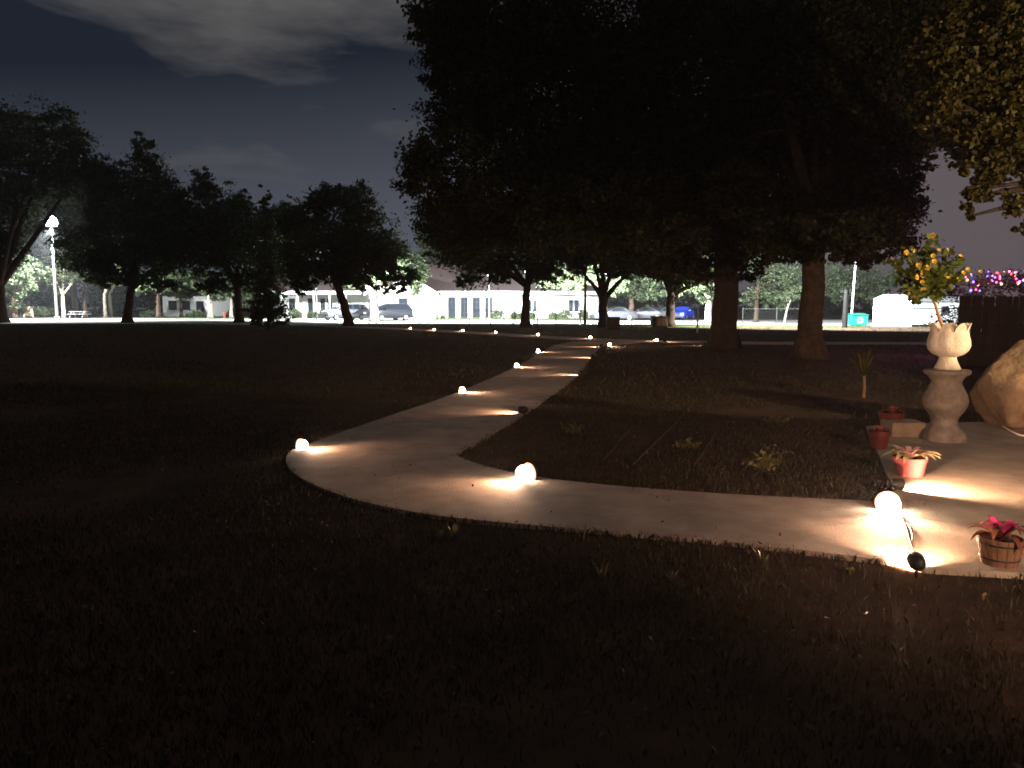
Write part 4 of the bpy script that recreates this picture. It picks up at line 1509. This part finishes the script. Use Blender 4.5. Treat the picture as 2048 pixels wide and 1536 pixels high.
def flower_tree():
    base = Vector((pd.x, pd.y, PT + .001 + 70 * pq))
    root = thing('flowering_shrub', 'small leaning shrub with yellow flowers growing in the tulip planter', 'shrub', base)
    T = lambda u, v, dd=0: at(u, v, PD + dd) - base
    q = MB()
    fork = T(1856, 578)
    q.tube([(0, 0, -.06), T(1880, 640), T(1871, 610), fork], [.022, .020, .017, .014], 8)
    tips = ((1866, 474, .0), (1815, 505, -.1), (1786, 522, .1), (1893, 502, .1), (1921, 516, 0), (1840, 535, -.15), (1913, 560, -.1), (1925, 545, .1), (1830, 594, 0), (1800, 560, .1), (1850, 500, .2), (1810, 580, -.2), (1885, 540, -.2), (1880, 590, -.1))
    rnd = random.Random(9)
    P = []
    for u, v, dd in tips:
        e = T(u, v, dd)
        m1 = fork.lerp(e, .5) + Vector((rnd.uniform(-.04, .04), rnd.uniform(-.04, .04), -.02))
        q.tube([fork, m1, e], [.009, .006, .003], 5)
        for t in np.linspace(.25, 1.0, 9):
            c = fork.lerp(m1, t).lerp(m1.lerp(e, t), t)
            for _ in range(9):
                P.append(c + Vector((rnd.gauss(0, .035), rnd.gauss(0, .045), rnd.gauss(0, .03))))
    q.build('stem', mat('tan_stem', (.36, .22, .13), .8, var=.2, scale=20), root, smooth=True)
    rng = np.random.default_rng(8)
    me = leaf_mesh('foliage', np.array([tuple(p) for p in P]), .07, .6, rng, L_HIB, lobed=True)
    f = link(bpy.data.objects.new('foliage', me), root)
    fl = MB()
    for k in range(5):                      # five cupped petals
        an = 2 * math.pi * k / 5
        ca, sa = math.cos(an), math.sin(an)
        vs = []
        for r, w, z in ((.004, .004, 0), (.018, .014, .010), (.034, .020, .022), (.044, .012, .024)):
            vs += [(r * ca - w * sa, r * sa + w * ca, z + .004), (r * ca, r * sa, z), (r * ca + w * sa, r * sa - w * ca, z + .004)]
        fs = []
        for i in range(3):
            for j in range(2):
                fs.append((i * 3 + j, i * 3 + j + 1, i * 3 + j + 4, i * 3 + j + 3))
        fl.add(vs, fs)
    Y_ = leafmat('yellow_petal', (.75, .38, .03), (.85, .60, .10), .3)
    me = fl.mesh('flower', Y_, True)
    cm = MB()
    cm.lathe([(.006, 0), (.008, .012), (.004, .026)], 8)
    cme = cm.mesh('flower_centre', mat('amber_centre', (.55, .22, .03), .6))
    pos = ((1865.6, 471, -.02), (1823, 501, -.12), (1811, 505, -.12), (1782, 519, .05), (1877, 501, -.1), (1893, 500, .05), (1921, 513, -.05), (1837, 531, -.2), (1852, 537, -.2), (1841, 545, -.2), (1831, 555, -.2), (1842, 554, -.15),
           (1845, 565, -.2), (1847, 580, -.15), (1896, 557, -.15), (1913, 559, -.15), (1926, 546, 0), (1961, 544, .1), (1829, 594, -.05), (1866, 512, -.1), (1868, 524, -.15), (1826, 594, 0), (1935, 540, .0))
    for i, (u, v, dd) in enumerate(pos):
        o = bpy.data.objects.new('flower', me)
        link(o, root)
        o.location = T(u, v, dd)
        o.rotation_euler = Vector((rnd.uniform(-.7, .9), -1 + rnd.uniform(-.2, .3), rnd.uniform(-.1, .9))).to_track_quat('Z', 'Y').to_euler()
        s = rnd.uniform(.5, .8)
        o.scale = (s, s, s)
        c = bpy.data.objects.new('flower_centre', cme)
        link(c, o)


flower_tree()


# boulder
def boulder(label, c, size, seed, m):
    bm = bmesh.new()
    bmesh.ops.create_icosphere(bm, subdivisions=5, radius=1)
    from mathutils import noise
    off = Vector((seed * 3.1, seed * 1.7, seed))
    rnd = random.Random(seed)
    planes = []
    for i in range(13):
        n = Vector((rnd.gauss(0, 1), rnd.gauss(0, 1), rnd.gauss(0, .8))).normalized()
        planes.append((n, rnd.uniform(.72, .92)))
    for v in bm.verts:
        p = v.co.copy()
        for n, dd in planes:
            k = p.dot(n)
            if k > dd:
                p -= n * (k - dd) * .85
        p *= 1 + .10 * noise.noise(p * 1.3 + off) + .05 * noise.noise(p * 3.5 + off) + .018 * noise.noise(p * 11 + off)
        v.co = Vector((p.x * size[0], p.y * size[1], p.z * size[2]))
    me = bpy.data.meshes.new('boulder')
    bm.to_mesh(me)
    bm.free()
    me.polygons.foreach_set('use_smooth', [True] * len(me.polygons))
    me.materials.append(m)
    o = link(bpy.data.objects.new('boulder', me))
    o.location = c
    return tag(o, label, 'boulder')


M_ROCK = mat('boulder_rock', (.33, .225, .14), .9, scale=2.6, bump=.9, bscale=18, col2=(.10, .075, .05), spec=.1, detail=8)
b0 = gnd(2055, 862, PZ)
boulder('big tan boulder at the right edge beside the pedestal', (b0.x + .16, b0.y + .35, .50), (.64, .50, .66), 4, M_ROCK)

# pale edging strip curving under the boulder
q = MB()
pts = [gnd(u, v, PZ + .012) for u, v in ((1988, 846), (2005, 853), (2024, 864), (2040, 871), (2070, 875), (2110, 876))]
q.tube(catmull([p.to_2d() for p in pts], 1) and [Vector((p.x, p.y, PZ + .016)) for p in pts], .012, 8)
tag(q.build('garden_hose', mat('pale_hose', (.5, .46, .42), .5), smooth=True), 'pale hose curving round the foot of the boulder', 'hose')
# stone slab left of the pedestal
s0, s1 = gnd(1790, 878, PZ), gnd(1856, 878, PZ)
root = thing('stone_block', 'low brown stone block just left of the pedestal foot', 'block', ((s0.x + s1.x) / 2, s0.y + .22, PZ), math.radians(-3))
q = MB()
q.box((0, 0, .095), (s1.x - s0.x, .34, .18))
q.build('block', mat('brown_block', (.30, .22, .15), .9, scale=6, bump=.5, var=.25), root, bevel=.012)


# ------------------------------------------------------------------ bromeliads
def arch_leaf(mb, az, L, w, rise, droop, z0, r0, cup=.25, n=7, twist=0):
    """one strap leaf arching outwards"""
    ca, sa = math.cos(az), math.sin(az)
    vs = []
    for i in range(n + 1):
        t = i / n
        r = r0 + L * t * (1 - .12 * t)
        z = z0 + rise * math.sin(min(1, t * 1.05) * math.pi * .55) - droop * t * t
        ww = w * (math.sin(math.pi * min(1, .18 + t * .82)) ** .6) * (1 if t < .99 else .06)
        for s, dz in ((-1, cup * ww), (0, 0), (1, cup * ww)):
            vs.append((r * ca - s * ww * sa, r * sa + s * ww * ca, z + dz))
    fs = []
    for i in range(n):
        for j in range(2):
            fs.append((i * 3 + j, i * 3 + j + 1, i * 3 + j + 4, i * 3 + j + 3))
    mb.add(vs, fs)


def bromeliad(label, loc, zsoil, nl, L, outer_m, inner_m, seed, inner_n=8, group='bromeliads in pots', rise=.09):
    rnd = random.Random(seed)
    root = thing('bromeliad', label, 'plant', (loc[0], loc[1], zsoil), rnd.uniform(0, 6), group)
    for i in range(nl):
        m = MB()
        arch_leaf(m, 2.4 * i + rnd.uniform(-.2, .2), L * rnd.uniform(.75, 1.1), L * .105, rise * rnd.uniform(.7, 1.3), rise * rnd.uniform(.3, 1.1), 0, .012)
        m.build('leaf', outer_m, root, smooth=True)
    for i in range(inner_n):
        m = MB()
        arch_leaf(m, 2.4 * i + .5, L * rnd.uniform(.38, .72), L * .095, rise * rnd.uniform(.7, 1.1), rise * .25, .02, .006)
        m.build('inner_leaf', inner_m, root, smooth=True)
    m = MB()
    m.lathe([(.012, -.05), (.022, .0), (.018, .05), (.006, .06)], 10)
    m.build('rosette_base', inner_m, root)
    return root


def round_pot(label, loc, r_top, r_bot, h, m, group='pots of bromeliads'):
    root = thing('flower_pot', label, 'pot', (loc[0], loc[1], PZ + .004), 0, group)
    q = MB()
    q.lathe([(r_bot * .95, 0), (r_bot, .008), (r_top * .95, h * .78), (r_top, h * .79), (r_top * 1.03, h), (r_top * .93, h), (r_top * .9, h * .86)], 32)
    q.build('pot_body', m, root, smooth=True, angle=40)
    q = MB()
    q.lathe([(r_top * .92, h * .86), (r_top * .5, h * .9), (.01, h * .91)], 20, cap0=False)
    q.build('soil', M_DIRT, root)
    return PZ + .004 + h * .9


PK = leafmat('pink_leaf', (.50, .05, .10), (.72, .16, .22), .3)
CREAM = leafmat('variegated_leaf', (.50, .40, .12), (.82, .70, .45), .3)
ROSE = leafmat('rose_leaf', (.75, .30, .32), (.85, .55, .50), .3)
BROWN = leafmat('bronze_leaf', (.14, .05, .03), (.30, .10, .06), .25)
MAG = leafmat('magenta_leaf', (.50, .03, .14), (.72, .06, .24), .25)
M_RPOT = mat('red_plastic', (.42, .10, .10), .45, var=.08, scale=4)
M_MPOT = mat('shaded_maroon_plastic', (.12, .022, .02), .55, var=.1)  # maroon lowered in colour for the shade the pots stand in
p = gnd(1818, 951, PZ)
k = px(1, p.y)
zt = round_pot('red pot in front of the pedestal holding a variegated plant', p, 33 * k, 27 * k, 38 * k, M_RPOT)
bromeliad('variegated cream and pink bromeliad in the red pot', p, zt, 17, .27, CREAM, ROSE, 3, rise=.085)
p = gnd(1757, 897, PZ)
k = px(1, p.y)
zt = round_pot('dim maroon pot at the left edge of the patio', p, 20 * k, 16 * k, 36 * k, M_MPOT)
bromeliad('small dim bromeliad in the dim maroon pot at the patio edge', p, zt, 11, .14, BROWN, PK, 5, rise=.06)
p = gnd(1781, 866, PZ)
k = px(1, p.y)
zt = round_pot('shaded maroon pot beside the brown stone block', p, 24 * k, 18 * k, 42 * k, M_MPOT)
bromeliad('reddish bromeliad in the maroon pot beside the brown stone block', p, zt, 12, .19, BROWN, PK, 6, rise=.09)


def bucket():
    p = gnd(1998, 1128, PZ)
    k = px(1, p.y)
    rt, rb, h = 42 * k, 33 * k, 56 * k
    root = thing('wooden_bucket', 'slatted wooden bucket pot in the lower right corner', 'pot', (p.x, p.y, PZ + .004), 0)
    n = 14
    for i in range(n):
        m = MB()
        a0, a1 = 2 * math.pi * (i + .04) / n, 2 * math.pi * (i + .96) / n
        am = (a0 + a1) / 2
        vs = []
        for z, r in ((0, rb), (h, rt)):
            for a, rr in ((a0, r), (am, r * 1.015), (a1, r), (a1, r - .010), (am, r - .008), (a0, r - .010)):
                vs.append((rr * math.cos(a), rr * math.sin(a), z))
        fs = [(j, (j + 1) % 6, 6 + (j + 1) % 6, 6 + j) for j in range(6)] + [(5, 4, 3, 2, 1, 0), (6, 7, 8, 9, 10, 11)]
        m.add(vs, fs)
        m.build('slat', mat('bucket_wood', (.22, .115, .06), .8, scale=12, var=.3, bump=.3), root)
    for z in (.25, .8):
        m = MB()
        r = rb + (rt - rb) * z + .003
        m.lathe([(r * 1.017, z * h - .006), (r * 1.017 + .002, z * h), (r * 1.019, z * h + .006)], 28, cap0=False, cap1=False)
        m.build('hoop', M_DKFRAME, root, smooth=True)
    m = MB()
    m.lathe([(rt * .86, h * .84), (rt * .5, h * .88), (.004, h * .9)], 20, cap0=False)
    m.build('soil', M_DIRT, root)
    bromeliad('magenta bromeliad with bronze outer leaves in the wooden bucket', p, PZ + .004 + h * .9, 13, .20, BROWN, MAG, 12, inner_n=11, rise=.12)


bucket()


# ------------------------------------------------------------------ weeds in the lawn, spiky plant, sticks
def weed(label, u, v, h, n, seed, material=L_WEED, group='weeds in the lawn', spread=.5, wd=.006):
    rnd = random.Random(seed)
    p = gnd(u, v)
    root = thing('weed', label, 'weed', (p.x, p.y, 0), 0, group)
    m = MB()
    for i in range(n):
        a = rnd.uniform(0, 6.28)
        l = h * rnd.uniform(.5, 1.15)
        o = rnd.uniform(0, spread) * h * .6
        bx, by = math.cos(a) * o * .5, math.sin(a) * o * .5
        e = Vector((bx + math.cos(a) * l * spread, by + math.sin(a) * l * spread, l))
        m1 = Vector((bx, by, 0)).lerp(e, .55) + Vector((0, 0, l * .12))
        s = Vector((-math.sin(a + .7), math.cos(a + .7), 0)) * wd
        m.add([Vector((bx, by, -.01)) - s, Vector((bx, by, -.01)) + s, m1 + s, m1 - s, e], [(0, 1, 2, 3), (3, 2, 4)])
    m.build('blade', material, root)
    return root


for i, (u, v, h, n, lab) in enumerate(((905, 1078, .10, 16, 'pale weed tuft just below the path bend'), (880, 1080, .07, 9, 'small weed left of the pale tuft below the bend'), (1166, 1085, .13, 4, 'two thin upright stalks at the lower path edge'),
                                       (1203, 1160, .10, 12, 'dry yellow tuft below the middle of the path'), (1340, 1165, .08, 14, 'low weed right of the dry yellow tuft'), (1525, 1130, .09, 12, 'spreading weed under the path at the right'),
                                       (1612, 1150, .05, 9, 'little weed right of the spreading weed'), (1700, 1150, .07, 10, 'grass tuft left of the rear facing light'), (1395, 1195, .05, 8, 'dull sprout low in the middle of the lawn'),
                                       (640, 1030, .04, 7, 'tiny sprout left of the path bend'))):
    weed(lab, u, v, h, n, 200 + i)


def bed_plant(label, u, v, w, h, n, seed):
    p = gnd(u, v)
    rng = np.random.default_rng(seed)
    root = thing('bed_plant', label, 'plant', (p.x, p.y, 0), 0, 'low leafy plants in the bed inside the bend')
    m = MB()
    P = []
    for i in range(n):
        a, r = rng.uniform(0, 6.28), rng.uniform(.1, 1) * w
        e = Vector((math.cos(a) * r, math.sin(a) * r, h * rng.uniform(.4, 1.1)))
        m.tube([(0, 0, -.01), e * .5 + Vector((0, 0, .02)), e], [.004, .003, .002], 4)
        for t in (.5, .7, .85, 1.0):
            for _ in range(3):
                P.append(np.array(e) * t + rng.normal(size=3) * .018)
    m.build('stem', L_WEED, root)
    link(bpy.data.objects.new('foliage', leaf_mesh('foliage', np.array(P), .04, .8, rng, L_WEED)), root)


bed_plant('leafy green weed in the bed left of the patio', 1530, 945, .22, .24, 16, 1)
bed_plant('low leafy weed in the bed above the inner corner light', 1150, 870, .18, .14, 10, 2)
bed_plant('creeping weed in the middle of the bed', 1370, 900, .2, .10, 12, 3)
bed_plant('creeping weed at the far side of the bed', 1560, 850, .25, .12, 10, 4)

STK = mat('pale_stick', (.075, .055, .04), .9)
for (a, b, lab) in (((1207, 926), (1264, 862), 'thin stick lying left in the bed inside the bend'), ((1268, 936), (1385, 815), 'longest thin stick lying across the bed'), ((1392, 935), (1432, 870), 'thin stick lying right in the bed inside the bend')):
    q = MB()
    A, B = gnd(*a), gnd(*b)
    n = 6
    pts = [A.lerp(B, i / n) + Vector((random.uniform(-.01, .01), 0, .035 + random.uniform(0, .012))) for i in range(n + 1)]
    q.tube(pts, [.005] * n + [.003], 6)
    tag(q.build('stick', STK), lab, 'stick', 'thin sticks in the bed')


def spiky(label, u, v, h_px, w_px):
    p = gnd(u, v)
    k = px(1, p.y)
    root = thing('spiky_plant', label, 'plant', (p.x, p.y, 0))
    q = MB()
    zt = h_px * .4 * k
    q.tube([(0, 0, -.05), (.01, 0, zt * .5), (0, 0, zt)], [.035, .03, .026], 8)
    q.build('stem', M_WOOD, root)
    rnd = random.Random(4)
    for i in range(26):
        m = MB()
        arch_leaf(m, 2.4 * i, w_px * .5 * k * rnd.uniform(.7, 1.1), .016, h_px * .55 * k * rnd.uniform(.3, 1.2), h_px * .25 * k * rnd.uniform(.2, 1.2), zt, .015)
        m.build('leaf', L_WARM, root, smooth=True)


spiky('dim spiky leaved plant between the oak trunk and the planter', 1726, 795, 110, 120)


# ------------------------------------------------------------------ the house floodlight that lights planter, boulder and crowns (just right of the frame)
def floodlight(label, loc, H, aim, power, color, size, blend):
    root = thing('floodlight', label, 'floodlight', loc, 0, 'warm floodlights of the house')
    q = MB()
    q.tube([(0, 0, -.05), (0, 0, H - .07)], .05, 10)
    q.build('pole', M_WOOD, root)
    aim = Vector(aim).normalized()
    mt = Matrix.Translation((0, 0, H)) @ aim.to_track_quat('Z', 'Y').to_matrix().to_4x4()
    q = MB()
    q.lathe([(.03, -.16), (.07, -.14), (.12, -.02), (.125, .03), (.115, .03), (.105, -.01)], 20, mtx=mt)
    q.build('housing', M_BLACK, root, smooth=True, angle=40)
    q = MB()
    q.lathe([(.104, .0), (.08, .012), (.01, .018)], 20, mtx=mt)
    q.build('lens', E_RING, root)
    spot('flood_light', root, mt @ Vector((0, 0, .06)), aim, power, color, size, blend, .06)


floodlight('warm floodlight on a post standing right of the patio', (9.6, 4.6, 0), 2.42, (-.42, .78, .46), 3400, (1.0, .70, .40), 93, .07)
floodlight('warm floodlight on a post standing behind the lawn', (4.6, -3.2, 0), 3.0, (-.9, 11.2, -3.0), 3000, (1.0, .61, .40), 50, 1.0)


# ------------------------------------------------------------------ thin haze added to imitate the lens glow round the lamps
q = MB()
q.box((0, 140, 11.5), (650, 370, 25))
M_HAZE = bpy.data.materials.new('haze')
M_HAZE.use_nodes = True
_nt = M_HAZE.node_tree
_nt.nodes.clear()
_o = _nt.nodes.new('ShaderNodeOutputMaterial')
_v = _nt.nodes.new('ShaderNodeVolumePrincipled')
_v.inputs['Color'].default_value = (.9, .92, .95, 1)
_v.inputs['Density'].default_value = 0.0008
_v.inputs['Anisotropy'].default_value = 0.7
_nt.links.new(_v.outputs[0], _o.inputs['Volume'])
_h = q.build('haze', M_HAZE)
_h['kind'] = 'stuff'
